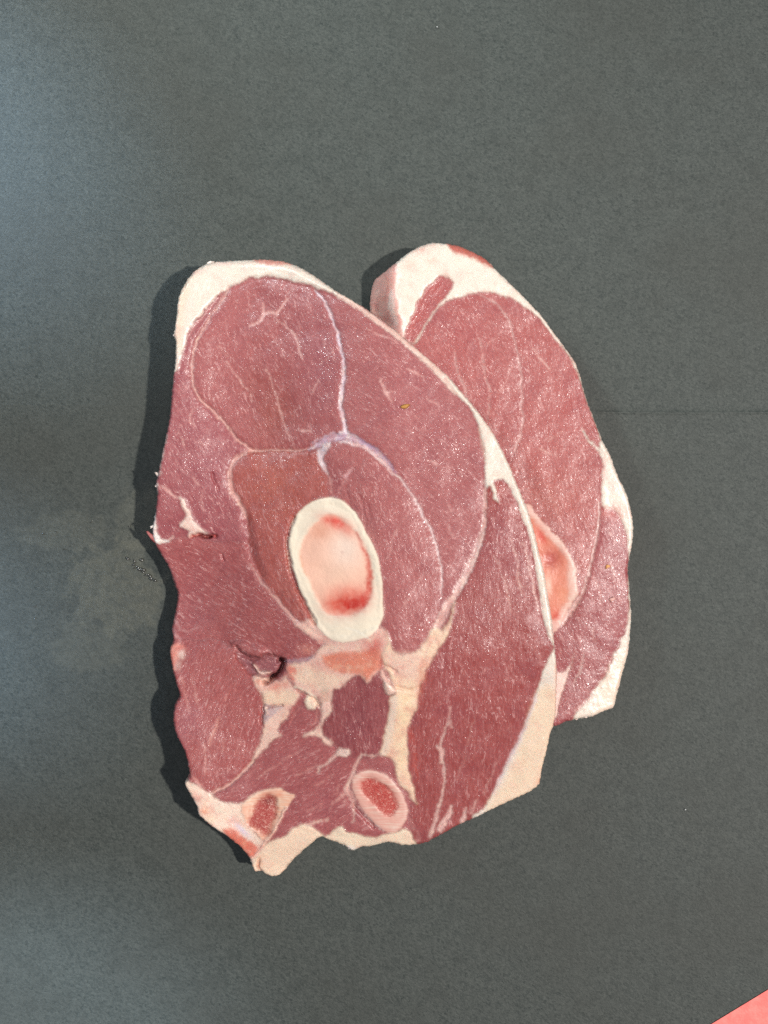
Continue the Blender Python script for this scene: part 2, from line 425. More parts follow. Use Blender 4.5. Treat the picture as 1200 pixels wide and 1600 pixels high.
        ii = np.clip(np.round(np.arange(nx)[None] + jx / STEP).astype(int), 0, nx - 1); jj = np.clip(np.round(np.arange(ny)[:, None] + jy / STEP).astype(int), 0, ny - 1)
        keep = np.isin(s.lab[jj, ii], s.crisp) & ~hold
        ii = np.where(keep, np.arange(nx)[None], ii); jj = np.where(keep, np.arange(ny)[:, None], jj)
        s.tint = blur(s.tint[jj, ii]); s.fat = blur(s.fat[jj, ii])
        # blush and yellowing inside the connective tissue
        nb = sstep(-0.1, 0.6, fbm(X / 22, Y / 22, 3, s.seed + 61)); ny_ = sstep(0.0, 0.6, fbm(X / 15, Y / 15, 3, s.seed + 63)); nf = sstep(0.05, 0.6, fbm(X / 5, Y / 5, 3, s.seed + 65))
        soft_ = (np.isin(s.lab, s.mottle) + 0.40 * np.isin(s.lab, s.mottle2)) * s.fat
        for msk, colr, k in ((nb, (214, 140, 126), .50), (ny_, (248, 222, 190), .40), (nf, (196, 120, 112), .30)):
            a = (msk * soft_ * k)[..., None]; s.tint = s.tint * (1 - a) + lin(colr) * a
        # grain relief along the fibres
        u = (np.cos(s.ang) * X + np.sin(s.ang) * Y) * K * 1000; v = (-np.sin(s.ang) * X + np.cos(s.ang) * Y) * K * 1000
        lean = 1 - s.fat
        h = s.h * 1.25 + 0.05 * fbm(u / 3.0, v / 1.2, 3, s.seed + 51) * lean + 0.42 * fbm(X * K * 1000 / 9, Y * K * 1000 / 9, 2, s.seed + 55) + 0.05 * fbm(X / 7, Y / 7, 2, s.seed + 57)
        r = s.edge_r(X, Y); q = np.clip(1 - d * K * 1000 / r, 0, 1)
        h = h * (1 - q ** 4) - r * (1 - np.sqrt(np.clip(1 - q * q, 0, 1)))
        z = (zs + h) / 1000.0
        pos = np.stack([wx, wy, z], -1).reshape(-1, 3)
        fibv = np.stack([u, v, np.zeros_like(u)], -1).reshape(-1, 3)
        tint = np.concatenate([s.tint * (s.lift * lean[..., None] + np.array([1.0, 0.965, 0.96]) * (1 - lean[..., None])), np.ones((ny, nx, 1))], -1).reshape(-1, 4); fat = s.fat.ravel(); wet = s.wet.ravel()
        i0 = (np.arange(ny - 1)[:, None] * nx + np.arange(nx - 1)[None])
        quad = np.stack([i0, i0 + nx, i0 + nx + 1, i0 + 1], -1)       # rows run down the photo: this order faces up
        cl = cell.ravel(); Q = quad.reshape(-1, 4)[cl]
        labc = s.lab[:-1, :-1].ravel()[cl]
        # normals of the whole cut face, so that parts meet without a shading seam
        e1 = pos[Q[:, 2]] - pos[Q[:, 0]]; e2 = pos[Q[:, 3]] - pos[Q[:, 1]]
        fn = np.cross(e1, e2); N = np.zeros_like(pos)
        for k in range(4):
            for c in range(3): N[:, c] += np.bincount(Q[:, k], fn[:, c], len(pos))
        N /= np.linalg.norm(N, axis=1, keepdims=True) + 1e-12
        objs = {}
        mats = {'M': MAT_MUSCLE, 'F': MAT_FAT, 'B': MAT_BONE, 'R': MAT_MARROW, 'S': MAT_SPONGE}
        for k, (nm, key, par, lb) in enumerate(s.parts):
            q_ = Q[labc == k]
            if len(q_) == 0: continue
            vi, inv = np.unique(q_, return_inverse=True)
            me = np_mesh(nm, pos[vi], inv.reshape(-1, 4), {'tint': ('FLOAT_COLOR', tint[vi]), 'fat': ('FLOAT', fat[vi]), 'fib': ('FLOAT_VECTOR', fibv[vi]), 'wet': ('FLOAT', wet[vi])}, N[vi])
            o = link(nm, me, mats[key], objs.get(par, s.root)); objs[k] = o
            if lb: o['label'] = lb
        # the side of the slice, from the cut face down to what it lies on
        E = {}
        for a, b in ((0, 1), (1, 2), (2, 3), (3, 0)):
            for p_, q2 in zip(Q[:, a].tolist(), Q[:, b].tolist()):
                if (q2, p_) in E: del E[(q2, p_)]
                else: E[(p_, q2)] = 1
        ed = np.array(list(E.keys())); vi, inv = np.unique(ed, return_inverse=True); ed = inv.reshape(-1, 2)
        bx, by = X.ravel()[vi], Y.ravel()[vi]; zb_ = zb.ravel()[vi]; zt_ = z.ravel()[vi] * 1000
        ss = sd
        for _ in range(30): ss = blur(ss)
        gy2, gx2 = np.gradient(ss, STEP); g2 = np.hypot(gx2, gy2) + 1e-6
        gxv, gyv = (gx2 / g2).ravel()[vi], (gy2 / g2).ravel()[vi]
        ssv = np.clip(ss.ravel()[vi], -3, 3) * K
        tsm = s.tint
        for _ in range(24): tsm = blur(tsm)
        tsm = tsm.reshape(-1, 3)[vi]
        rows = []; tr = []; fr = []; rings = 9; n = len(vi)
        rimc = lin(rim_col)
        for k in range(rings):
            t = k / (rings - 1)
            zz = zt_ + (zb_ - zt_) * t
            off = 0.0006 * math.sin(t * math.pi) * (0.6 + 0.8 * gnoise(bx / 20, by / 20 + k * .5, 3)) * (1 if s.name else 1) - 0.0012 * t * t
            off = off + ssv * min(1.0, t * 2.5)
            rows.append(np.stack([wx.ravel()[vi] - gxv * off, wy.ravel()[vi] + gyv * off, zz / 1000], -1))
            mixw = np.clip(rim_mix * (0.4 + t) + 0.35 * fbm(bx / 14, by / 14 + k * 0.9, 2, 6), 0, 1)[:, None] * min(1, t * 3)
            k0 = min(1, t * 4); tr.append((tint[vi, :3] * (1 - k0) + tsm * k0) * (1 - mixw) + rimc * mixw); fr.append(np.clip(fat[vi] + mixw[:, 0] * .6, 0, 1))
        V = np.concatenate(rows); T = np.concatenate([np.concatenate(tr), np.ones((n * rings, 1))], 1)
        F = np.concatenate([np.stack([ed[:, 0] + k * n, ed[:, 0] + (k + 1) * n, ed[:, 1] + (k + 1) * n, ed[:, 1] + k * n], -1)[:, ::-1] for k in range(rings - 1)])
        fb = np.tile(np.stack([bx * K * 1000, by * K * 1000, bx * 0], -1), (rings, 1)) + np.repeat(np.arange(rings) * 1.5, n)[:, None] * np.array([0, 0, 1])
        me = np_mesh('side', V, F, {'tint': ('FLOAT_COLOR', T), 'fat': ('FLOAT', np.concatenate(fr)), 'fib': ('FLOAT_VECTOR', fb), 'wet': ('FLOAT', np.full(len(V), 0.3))})
        link('side', me, MAT_FAT, s.root)
        # underside, coarse
        cs = 5
        Xc, Yc = X[::cs, ::cs], Y[::cs, ::cs]; sc = sd[::cs, ::cs]; m_, n_ = Xc.shape
        keep = (np.minimum.reduce([sc[:-1, :-1], sc[1:, :-1], sc[:-1, 1:], sc[1:, 1:]]) > 4)
        zz = zb[::cs, ::cs] + 0.15
        Vb = np.stack([wx[::cs, ::cs], wy[::cs, ::cs], zz / 1000], -1).reshape(-1, 3)
        ii = (np.arange(m_ - 1)[:, None] * n_ + np.arange(n_ - 1)[None])
        qb = np.stack([ii, ii + 1, ii + n_ + 1, ii + n_], -1).reshape(-1, 4)[keep.ravel()]
        vi2, inv2 = np.unique(qb, return_inverse=True)
        tb = tint.reshape(ny, nx, 4)[::cs, ::cs].reshape(-1, 4)[vi2]
        me = np_mesh('underside', Vb[vi2], inv2.reshape(-1, 4), {'tint': ('FLOAT_COLOR', tb), 'fat': ('FLOAT', fat.reshape(ny, nx)[::cs, ::cs].ravel()[vi2]), 'fib': ('FLOAT_VECTOR', Vb[vi2] * 1000)})
        link('underside', me, MAT_MUSCLE, s.root)
        s.zgrid = z
    def top(s, px, py):
        j = int((py - s.y[0]) / STEP); i = int((px - s.x[0]) / STEP)
        zb = float(s.zb_f(np.array(px, float), np.array(py, float))); zs = zb + float(s.zt_f(np.array(px, float), np.array(py, float)))
        f = (CAMH * 1000 - zs) / (CAMH * 1000)
        return Vector(((px - 600) * K * f, (800 - py) * K * f, s.zgrid[j, i]))

# ------------------------------------------------------------------ colours of the tissues
WHITE = (229, 217, 201); CREAM = (242, 214, 186); PALE = (226, 186, 178); SEAM = (222, 172, 166); BLUISH = (222, 208, 222)
ORANGE = (226, 128, 100); RED = (190, 58, 48); DARK = (60, 18, 20)

# ================================================================== rear steak (lies under the front one)
OUT2 = [(585,437),(593,430),(620,407),(643,390),(670,378),(693,378),(717,382),(740,392),(760,403),(777,420),(800,443),(823,467),(847,493),(867,520),(887,547),(900,567),(908,590),(917,623),(930,657),(943,690),(955,713),(965,740),(977,765),(985,790),(990,815),(990,840),(986,865),(982,890),(984,910),(985,930),(987,955),(987,972),(985,997),(982,1022),(975,1047),(970,1067),(964,1090),(960,1105),(945,1112),(927,1120),(915,1122),(895,1126),(880,1130),(866,1135),(820,1125),(740,1080),(670,1000),(640,900),(630,800),(630,700),(620,600),(602,540),(585,500),(578,483),(580,457)]
def zb2(x, y): return np.zeros_like(x) + 0.05
def zt2(x, y):
    # the top left of the slice slopes away, showing its side
    line_x = 620 + 12 * sstep(460, 523, y)
    drop = 10.5 * sstep(0, 46, line_x - x) * sstep(560, 500, y)
    return 15.0 - drop - 2.0 * sstep(900, 1000, x) * sstep(700, 900, y) - 3.0 * sstep(850, 1110, y)
S2 = Steak('steak', 'rear steak, partly covered by the other, with a half hidden bone', 'steak', 'raw steaks on the paper', OUT2, zb2, zt2, (176, 94, 93), 70, lambda x, y: 1.3 + 1.2 * sstep(480, 420, y), 100, (0.93, 0.86, 0.76))
s = S2
m_strip = s.part('muscle', 'M'); m_b = s.part('muscle', 'M'); m_d = s.part('muscle', 'M')
p_cap = s.part('fat_cap', 'F', None, 'thick white fat along the top and right edge'); p_seam = s.part('fat_seam', 'F')
p_bone = s.part('bone', 'B', None, 'pale bone cut off by the edge of the front steak'); p_mar = s.part('marrow', 'R', p_bone)
s.region([(647,533),(670,500),(693,473),(717,463),(747,460),(773,475),(793,497),(803,527),(810,560),(815,593),(815,627),(817,660),(813,683),(803,707),(790,720),(700,700),(610,600)], (172,92,92), 2, ang=60, part=m_b, bulge=0.35)
s.region([(940,790),(960,798),(975,822),(982,867),(984,935),(982,972),(957,1030),(930,1077),(900,1120),(860,1145),(820,1130),(850,1000),(870,975),(895,950),(910,925),(925,875),(935,822)], (160,82,88), 2, ang=75, part=m_d, bulge=0.35)
s.blot(860,780,60,50,(186,108,100),.6); s.blot(900,620,40,80,(182,92,92),.5)
s.blot(720,520,50,40,(170,84,86),.6); s.blot(900,880,30,50,(178,100,98),.4)
# fat
s.region([(570,470),(580,430),(620,400),(650,380),(690,370),(740,385),(790,425),(850,490),(880,530),(872,534),(847,502),(827,485),(800,468),(773,458),(747,457),(717,464),(693,474),(670,501),(650,535),(632,535),(600,540),(570,500)], WHITE, 1.6, fat=1, part=p_cap, dh=.3)
s.region([(632,525),(640,502),(648,480),(657,463),(677,440),(693,430),(707,443),(700,460),(690,472),(668,500),(646,536)], (176,86,84), 1.6, fat=0, ang=-55, part=m_strip, dh=-.3)
s.line([(868,526,4),(890,553,3.2),(906,585,3),(918,620,3.4),(932,655,4),(945,690,6)], WHITE, .95, part=p_cap, warp=.5)
s.region([(940,690),(937,705),(942,725),(940,755),(939,770),(940,785),(946,795),(960,798),(970,810),(976,822),(980,847),(981,867),(982,890),(982,935),(980,972),(970,1002),(957,1030),(945,1055),(930,1077),(915,1097),(898,1119),(900,1135),(970,1120),(1000,1000),(1000,800),(960,700)], WHITE, 1.6, fat=1, part=p_cap, dh=.2)
s.region([(935,1080),(955,1040),(975,1020),(985,1040),(975,1090),(950,1115),(930,1118)], CREAM, 8, alpha=.45)
s.blot(948,800,16,12,(196,110,104),.75,fat=.2,noise=.6); s.blot(962,805,12,14,(192,100,98),.6,fat=.2,noise=.5); s.blot(944,735,4,22,(226,170,160),.6)
# slanting left side and red top
s.region([(570,470),(582,432),(618,405),(622,430),(619,455),(626,493),(632,527),(610,532),(585,505)], (226,168,158), 3, alpha=.95, fat=.9, part=p_cap)
s.line([(612,455,3),(611,475,5),(617,505,4)], (240,220,210), .8); s.line([(590,455,2),(588,470,3),(592,490,2)], (240,205,195), .7)
s.line([(600,428,2),(606,445,3),(600,470,2)], (206,130,120), .5); s.blot(603,500,14,10,(205,128,118),.6); s.blot(588,480,6,14,(196,110,104),.6)
s.line([(620,408,2),(623,437,2.5),(620,455,2),(627,493,2.2),(632,522,2.5)], (250,242,230), .85, warp=2)
s.region([(694,374),(717,376),(742,388),(762,402),(772,418),(764,417),(747,408),(727,401),(707,393)], (190,104,90), 2.5, fat=.3, wob=2)
s.blot(655,392,16,8,(222,160,146),.5,noise=1); s.blot(675,408,14,8,(232,190,170),.5,noise=1); s.blot(640,415,12,10,(226,170,155),.5,noise=1)
s.line([(700,442,1.2),(735,440,1),(770,438,1)], (228,205,190), .5)
# seams
s.line([(747,460,1.3),(773,474,1.6),(793,497,1.8),(803,527,1.8),(810,560,1.8),(815,593,1.8),(815,627,1.8),(817,660,2),(813,683,2),(803,707,1.6)], SEAM, .75, part=p_seam)
s.line([(710,547,1),(713,573,2),(723,600,2.3),(733,627,2)], SEAM, .65, part=p_seam)
s.line([(747,523,.9),(752,543,1.4),(757,587,1.7),(765,610,2),(763,643,1.7),(762,662,1)], SEAM, .65, part=p_seam)
s.line([(752,543,1),(773,530,1)], SEAM, .5); s.line([(745,527,.8),(735,540,1),(727,557,.6)], SEAM, .5); s.line([(773,617,1.2),(790,600,1),(800,573,.6)], SEAM, .5)
s.line([(833,543,1.6),(843,560,1.8),(860,577,1)], PALE, .7); s.line([(910,673,1),(925,693,2),(941,711,3.4)], WHITE, .9, part=p_seam)
s.line([(843,700,1),(856,708,2),(870,712,1)], PALE, .7); s.line([(857,690,1),(866,683,1.4),(880,672,1)], PALE, .5)
s.line([(937,785,2),(935,822,2),(930,852,2),(925,875,2),(917,905,2.2),(910,925,2.8),(895,950,4.5),(880,972,5)], PALE, .88, part=p_seam, dh=-.2)
s.line([(857,765,1),(870,798,1.2),(877,828,1)], SEAM, .4); s.line([(880,780,.8),(905,840,1),(912,870,.8)], (200,120,116), .5)
s.region([(866,1055),(885,1047),(896,1026),(888,1052),(876,1092),(868,1122),(860,1110)], (240,212,200), 1.2, fat=.95, part=p_seam)
s.line([(913,1020,1),(906,1047,2.2),(895,1074,1)], PALE, .75, part=p_seam); s.line([(930,1085,1),(915,1095,3),(900,1110,3)], PALE, .5)
s.line([(947,828,.8),(955,836,1.3),(961,849,.8)], PALE, .65); s.line([(951,868,.6),(958,890,1.2),(962,912,.6)], PALE, .55); s.line([(930,905,1),(937,925,1.3),(941,946,.6)], PALE, .55)
s.line([(925,980,1),(928,1000,1.8),(932,998,.8)], PALE, .6); s.line([(899,1015,.8),(893,1045,.8)], PALE, .4)
# bone
s.region([(820,790),(850,818),(872,840),(888,861),(898,880),(901,900),(901,926),(889,952),(872,980),(855,990),(840,900)], (228,184,170), 2.2, fat=1, part=p_bone, dh=.2, wob=2)
s.region([(820,805),(848,832),(866,848),(880,866),(889,884),(891,905),(890,925),(880,946),(868,965),(850,960),(835,880)], (222,140,116), 4, fat=.8, part=p_mar, dh=-.15, wob=2)
s.blot(890,905,5,26,(238,204,190),.8,noise=.8); s.blot(872,850,5,14,(236,200,186),.7,rot=-40,noise=.8); s.blot(862,872,18,17,(190,98,92),.9,dh=-.5,noise=.4); s.blot(846,838,6,16,(206,60,48),.8,rot=-30); s.blot(868,962,9,9,(214,76,58),.75); s.blot(856,915,7,22,(240,206,186),.85); s.blot(880,930,10,18,(232,160,128),.6)
s.line([(852,888,1.2),(858,882,1),(866,888,1.2),(862,894,.8)], (170,80,76), .6)
s.nostreak = (p_bone, p_mar, p_cap); s.crisp = (p_bone, p_mar); s.mottle2 = (p_cap,)
s.streaks(230, (640,440,985,1130), 65, (214,150,144), (5,16))
s.streaks(70, (850,820,985,1120), 78, (222,160,155), (6,18))
for a in ((760,540,60,80,.45),(860,600,50,60,.45),(920,980,40,60,.5)): s.moist(*a)
S2.finish((214, 150, 138), 0.5)

# ================================================================== front steak
OUT1 = [(307,417),(330,407),(357,405),(393,403),(420,403),(447,407),(473,418),(500,435),(520,450),(540,462),(573,483),(597,500),(627,523),(660,552),(693,580),(717,607),(737,630),(760,660),(777,687),(793,720),(807,753),(815,772),(827,802),(835,830),(842,860),(850,890),(855,920),(860,950),(864,975),(867,1010),(870,1035),(871,1060),(870,1085),(869,1115),(865,1135),(860,1150),(855,1173),(848,1200),(843,1225),(830,1237),(807,1248),(770,1265),(740,1280),(717,1290),(690,1305),(667,1317),(650,1321),(630,1322),(607,1317),(583,1323),(563,1325),(550,1330),(537,1322),(513,1313),(500,1309),(477,1327),(457,1345),(443,1362),(432,1370),(420,1369),(407,1362),(397,1363),(393,1353),(388,1340),(373,1323),(353,1307),(337,1297),(312,1277),(305,1257),(292,1235),(288,1223),(295,1213),(293,1197),(287,1173),(275,1150),(270,1127),(272,1103),(280,1087),(275,1070),(268,1043),(265,1016),(270,1000),(268,983),(272,963),(277,930),(272,913),(263,887),(253,870),(243,853),(238,838),(238,823),(242,800),(245,773),(243,757),(247,737),(252,712),(256,693),(261,670),(265,647),(268,613),(270,587),(273,567),(274,535),(271,522),(275,493),(277,470),(280,457),(292,433)]
def zb1(x, y):
    lift = 16.3 * sstep(320, 635, x) * (1 - 0.92 * sstep(960, 1370, y))
    return lift + 0.05
def zt1(x, y):
    thin = 6.5 * np.exp(-((y - 930) / 95.0) ** 2) * sstep(430, 270, x)
    tip = 5.0 * sstep(1290, 1370, y)
    return 14.5 + 2.2 * sstep(1060, 1180, y) * sstep(420, 300, x) + 2.8 * sstep(850, 680, y) * sstep(400, 280, x) - thin - tip - 1.0 * np.exp(-((x - 440) / 60.0) ** 2 - ((y - 660) / 70.0) ** 2)
S1 = Steak('steak', 'front steak lying on top, with a whole round bone and red marrow', 'steak', 'raw steaks on the paper', OUT1, zb1, zt1, (170, 96, 98), 40, lambda x, y: 1.2 + 2.0 * sstep(480, 420, y), 200, (0.94, 0.88, 0.80))
s = S1
mu = [s.part('muscle', 'M') for _ in range(9)]
m_pocket = s.part('muscle', 'M', None, 'smooth purplish muscle inside the split')
p_cap = s.part('fat_cap', 'F', None, 'thick white fat at the top left corner'); p_edge = s.part('fat_edge', 'F', None, 'white fat along the right edge, creamy at the bottom')
p_seam = s.part('fat_seam', 'F'); p_conn = s.part('connective_fat', 'F', None, 'pale pink fat and sinew below the bone')
p_tend = s.part('tendon', 'F', None, 'creamy vertical tendon'); p_bot = s.part('bottom_fat', 'F', None, 'cream fat flap along the bottom edge'); p_gris = s.part('gristle', 'F', None, 'white gristle at the lower left corner')
p_bone = s.part('bone', 'B', None, 'large oval bone ring'); p_mar = s.part('marrow', 'R', p_bone, 'pinkish cream marrow, red at the lower edge')
p_b1 = s.part('bone', 'B', None, 'small oval bone ring near the bottom edge'); p_m1 = s.part('marrow', 'S', p_b1, 'red spongy marrow')
p_b2 = s.part('bone', 'B', None, 'triangular bone at the lower left'); p_m2 = s.part('marrow', 'S', p_b2, 'dark red spongy marrow')
G = 0.45
# muscles
s.region([(265,540),(285,545),(300,520),(340,470),(353,455),(330,493),(308,533),(302,560),(300,587),(310,620),(330,640),(353,663),(370,687),(393,703),(377,710),(362,727),(358,750),(363,770),(377,790),(385,810),(390,850),(330,845),(300,838),(260,845),(220,850),(235,720)], (162,88,96), 2, ang=60, part=mu[0], bulge=G)
s.region([(225,850),(260,845),(300,838),(330,845),(390,850),(407,900),(433,933),(460,963),(487,983),(505,1005),(489,1022),(450,1035),(430,1028),(400,1026),(370,1015),(340,1000),(310,1000),(255,1010),(255,950)], (164,86,88), 3, ang=35, part=mu[1], bulge=G)
s.region([(353,455),(400,433),(453,440),(497,457),(513,483),(527,520),(535,553),(538,580),(533,640),(542,677),(510,687),(487,700),(460,704),(393,703),(370,687),(353,663),(330,640),(310,620),(300,587),(302,560),(308,533),(330,493)], (168,92,94), 2, ang=65, part=mu[2], bulge=G)
s.region([(393,703),(460,704),(490,700),(500,713),(512,740),(518,760),(517,785),(497,800),(477,800),(466,820),(460,860),(465,887),(475,917),(488,947),(500,973),(487,983),(460,963),(433,933),(407,900),(390,860),(385,810),(377,790),(363,770),(358,750),(362,727),(377,710)], (174,90,82), 2, ang=75, part=mu[3], bulge=G)
s.region([(500,700),(530,682),(553,685),(573,699),(603,728),(630,754),(650,784),(667,817),(680,847),(687,873),(690,900),(690,933),(680,970),(655,1018),(633,1022),(615,1018),(605,995),(590,960),(590,930),(585,893),(577,860),(563,833),(547,803),(527,790),(515,785),(512,740)], (174,98,99), 2, ang=70, part=mu[4], bulge=G)
s.region([(757,750),(790,753),(803,773),(813,800),(825,827),(833,860),(840,900),(847,950),(853,983),(866,1007),(858,1032),(848,1057),(838,1093),(822,1137),(808,1167),(790,1200),(775,1237),(760,1265),(740,1285),(717,1300),(667,1325),(650,1322),(640,1290),(640,1260),(650,1253),(643,1227),(637,1193),(636,1155),(647,1113),(655,1073),(663,1053),(675,1030),(690,993),(707,945),(727,905),(743,860),(756,817),(758,787)], (158,74,72), 2, ang=88, part=mu[5], bulge=G)
s.region([(258,1010),(310,1000),(340,1000),(367,1019),(380,1041),(395,1055),(405,1075),(411,1095),(411,1130),(403,1165),(393,1190),(377,1210),(357,1227),(330,1238),(295,1225),(280,1180),(260,1120)], (166,84,84), 2, ang=110, part=mu[6], bulge=G)
s.region([(440,1130),(470,1105),(490,1112),(500,1130),(490,1145),(517,1162),(530,1172),(547,1175),(560,1185),(550,1215),(545,1235),(555,1260),(590,1292),(612,1305),(580,1312),(543,1305),(497,1305),(468,1296),(447,1310),(427,1315),(447,1262),(460,1243),(430,1232),(387,1250),(340,1250),(335,1240),(357,1229),(393,1192),(413,1165)], (166,90,93), 2, ang=-28, part=mu[7], bulge=G)
s.region([(518,1078),(560,1054),(590,1050),(614,1068),(612,1093),(604,1140),(595,1177),(560,1186),(530,1172),(515,1160),(500,1145),(501,1130),(515,1112)], (146,74,78), 2, ang=85, part=mu[8], bulge=G)
s.region([(367,1019),(380,1022),(397,1027),(416,1025),(436,1028),(440,1034),(431,1052),(423,1060),(401,1054),(388,1051),(380,1041)], (142,84,92), 1.5, ang=30, part=m_pocket, dh=-1.2)
# broad tones of the flesh, with the hollow's shade painted in brown
s.blot(500,560,45,100,(156,88,100),.55); s.blot(430,645,46,56,(152,76,64),.75,dh=-.5); s.blot(400,600,38,34,(150,70,64),.55); s.blot(425,760,45,55,(184,98,80),.6)
s.blot(640,620,90,90,(172,98,104),.4); s.blot(330,720,40,60,(156,86,98),.5); s.blot(300,950,30,60,(150,80,90),.5); s.blot(390,960,60,40,(170,86,82),.5)
s.blot(790,800,20,30,(172,86,84),.6); s.blot(780,860,60,50,(154,80,90),.4); s.blot(700,1120,20,90,(156,78,84),.4); s.blot(770,1060,50,90,(166,80,78),.5)
s.blot(560,1120,30,30,(132,66,76),.55); s.blot(300,1120,22,30,(172,104,114),.65,noise=.8); s.blot(285,1140,14,30,(178,112,122),.5); s.blot(500,1260,40,30,(156,82,90),.4)
s.blot(600,900,40,90,(178,102,104),.4); s.blot(775,765,18,12,(178,72,58),.7)
# fat cap, top left
s.region([(262,590),(274,582),(285,556),(291,530),(298,512),(312,494),(333,469),(353,453),(380,440),(400,433),(427,432),(453,439),(480,445),(507,453),(530,462),(545,468),(560,470),(500,400),(400,385),(300,390),(255,480)], WHITE, 1.8, fat=1, part=p_cap, dh=.5)
s.region([(265,560),(274,500),(282,450),(300,424),(312,420),(296,450),(288,500),(280,550)], (240,212,184), 5, alpha=.6)
s.region([(392,398),(420,398),(447,403),(455,412),(440,414),(415,413),(400,408)], (214,140,128), 2.5, alpha=.85, wob=1.5, fat=.6)
s.blot(300,425,14,7,(224,170,160),.6,noise=1); s.blot(345,412,16,5,(236,205,195),.5,noise=1)
s.line([(268,590,3),(258,650,2),(256,690,3),(249,725,5),(246,745,4)], (236,216,206), .8, warp=1.5, break_up=1.3, part=p_cap)
s.line([(246,757,3),(245,770,1.5)], (240,225,215), .8, warp=1.5)
# right edge fat
s.line([(530,461,4.5),(573,489,4),(620,524,4.5),(655,553,5),(690,584,6.5),(712,610,8)], (238,212,196), .92, part=p_edge, warp=.6)
s.line([(548,474,2),(600,508,2),(650,548,2)], (206,140,130), .45, warp=.6)
s.region([(700,586),(711,612),(722,624),(737,642),(748,667),(755,693),(758,727),(757,757),(760,762),(766,758),(772,778),(779,786),(775,768),(771,753),(780,748),(790,753),(803,773),(813,800),(823,827),(832,860),(839,900),(846,950),(852,980),(862,1004),(864,1015),(856,1032),(846,1055),(834,1093),(819,1137),(804,1167),(788,1200),(771,1237),(757,1260),(738,1277),(755,1290),(860,1240),(890,1100),(880,980),(850,820),(790,680),(740,610)], WHITE, 1.4, fat=1, part=p_edge, dh=.3, warp=.7)
s.region([(835,1090),(860,1070),(880,1120),(870,1160),(855,1235),(780,1265),(760,1262),(790,1215),(812,1165)], (241,212,178), 6, alpha=.75, warp=.5)
s.region([(868,1040),(880,1040),(880,1150),(858,1160),(866,1120)], (224,168,146), 3, alpha=.6)
s.line([(838,1085,3),(822,1132,3),(806,1164,3),(790,1198,3),(772,1238,2)], (228,206,208), .7)
s.blot(845,1222,10,8,(222,150,120),.6,noise=.8); s.blot(818,1190,4,4,(206,160,120),.5)
s.line([(748,667,2.5),(753,690,2.5),(757,720,2.5)], (214,190,170), .5); s.line([(852,880,2),(860,940,2),(866,1000,2)], (226,186,172), .55)
# seams
s.line([(358,450,1.6),(345,472,2),(330,493,2.2),(308,533,2.2),(302,560,2.2),(300,587,2.4),(310,620,2.8),(330,640,2.6),(353,663,2.4),(370,687,2.4),(393,703,2.4)], (222,168,158), .78, part=p_seam, groove=(.2,4))
s.line([(393,703,2.2),(425,704,2),(460,704,2),(480,702,2),(497,693,2.4)], (220,164,152), .78, part=p_seam, groove=(.25,4))
s.line([(490,452,1.2),(503,466,2.8),(513,483,2.6),(521,503,2),(527,520,2.8),(535,553,2.8),(538,580,3),(534,613,2.8),(533,640,2.8),(541,675,4)], (232,214,222), .92, part=p_seam, groove=(.25,4))
s.line([(482,702,2),(497,695,4),(510,688,5.5),(527,682,6),(545,682,6),(560,688,4.5),(580,699,4),(597,714,3.5),(612,731,2.5)], (196,172,192), .85, part=p_seam, groove=(.3,5))
s.line([(560,686,1.5),(585,701,1.8),(603,719,1.8),(620,738,1.3)], (150,116,146), .75)
s.line([(531,690,2),(548,692,3),(573,701,3),(603,728,2.5),(630,754,2.2),(650,784,2),(667,817,2.2),(680,847,2.5),(687,873,2.2),(690,900,1.4),(690,930,.8)], (238,208,206), .85, part=p_seam)
s.line([(532,675,2),(545,675,2)], (240,225,232), .8); s.line([(488,692,1.5),(505,683,1.8),(522,676,1.6)], (226,208,222), .7)
s.line([(512,695,5),(503,706,6),(501,715,5),(505,727,4.5),(512,741,1.5)], (236,220,222), .92, part=p_seam)
s.line([(512,741,1.4),(517,752,2),(519,768,1.4),(521,775,1)], (218,160,152), .6); s.blot(506,704,4,3,(170,170,186),.7)
s.line([(552,731,1.3),(545,737,2.2),(541,744,2.5),(542,750,1.4)], (226,178,178), .75); s.line([(541,750,2),(533,762,3),(528,775,2)], (214,150,146), .5)
for a in ([(541,762,1),(548,790,1.6),(560,812,1.2)], [(556,760,1.2),(566,785,1.6),(571,812,1.2),(572,835,.8)], [(576,790,1),(578,815,1.2)]): s.line(a, (146,74,78), .45, fat=0, groove=(.12,2.5))
s.line([(400,702,2),(377,710,3.4),(363,727,3.8),(358,750,4.2),(363,770,4.2),(377,790,4),(385,808,3)], (226,176,166), .85, part=p_seam, groove=(.3,6))
s.line([(386,812,2),(389,840,2.5),(394,868,3),(408,898,2.4)], (150,68,66), .6, fat=0, groove=(.6,7))
s.line([(390,880,1),(407,908,1.8),(433,937,2.6),(457,965,3.6),(478,984,4.5),(500,1000,5),(515,1005,5)], (226,176,166), .8, part=p_conn)
for dx in (0, 8, 16, 24): s.line([(425 + dx, 895 - dx * .3, .7),(445 + dx, 930, 1),(470 + dx * .8, 965, .8)], (214,150,140), .45)
s.line([(757,752,3),(758,787,2.2),(757,817,3),(745,860,4.6),(729,897,5.5),(709,932,6),(690,965,7.5),(676,995,8)], (222,178,168), .92, part=p_seam, groove=(.15,6))
s.line([(759,817,1.2),(747,860,1.4),(731,898,1.6),(712,935,1.5)], (238,214,206), .7); s.line([(748,850,1.2),(731,888,1.4),(714,920,1)], (176,130,138), .5)
s.line([(640,800,.8),(620,827,1.3),(611,850,1.5),(607,873,1)], SEAM, .55); s.line([(663,895,.8),(645,925,1.5),(628,952,1)], SEAM, .45)
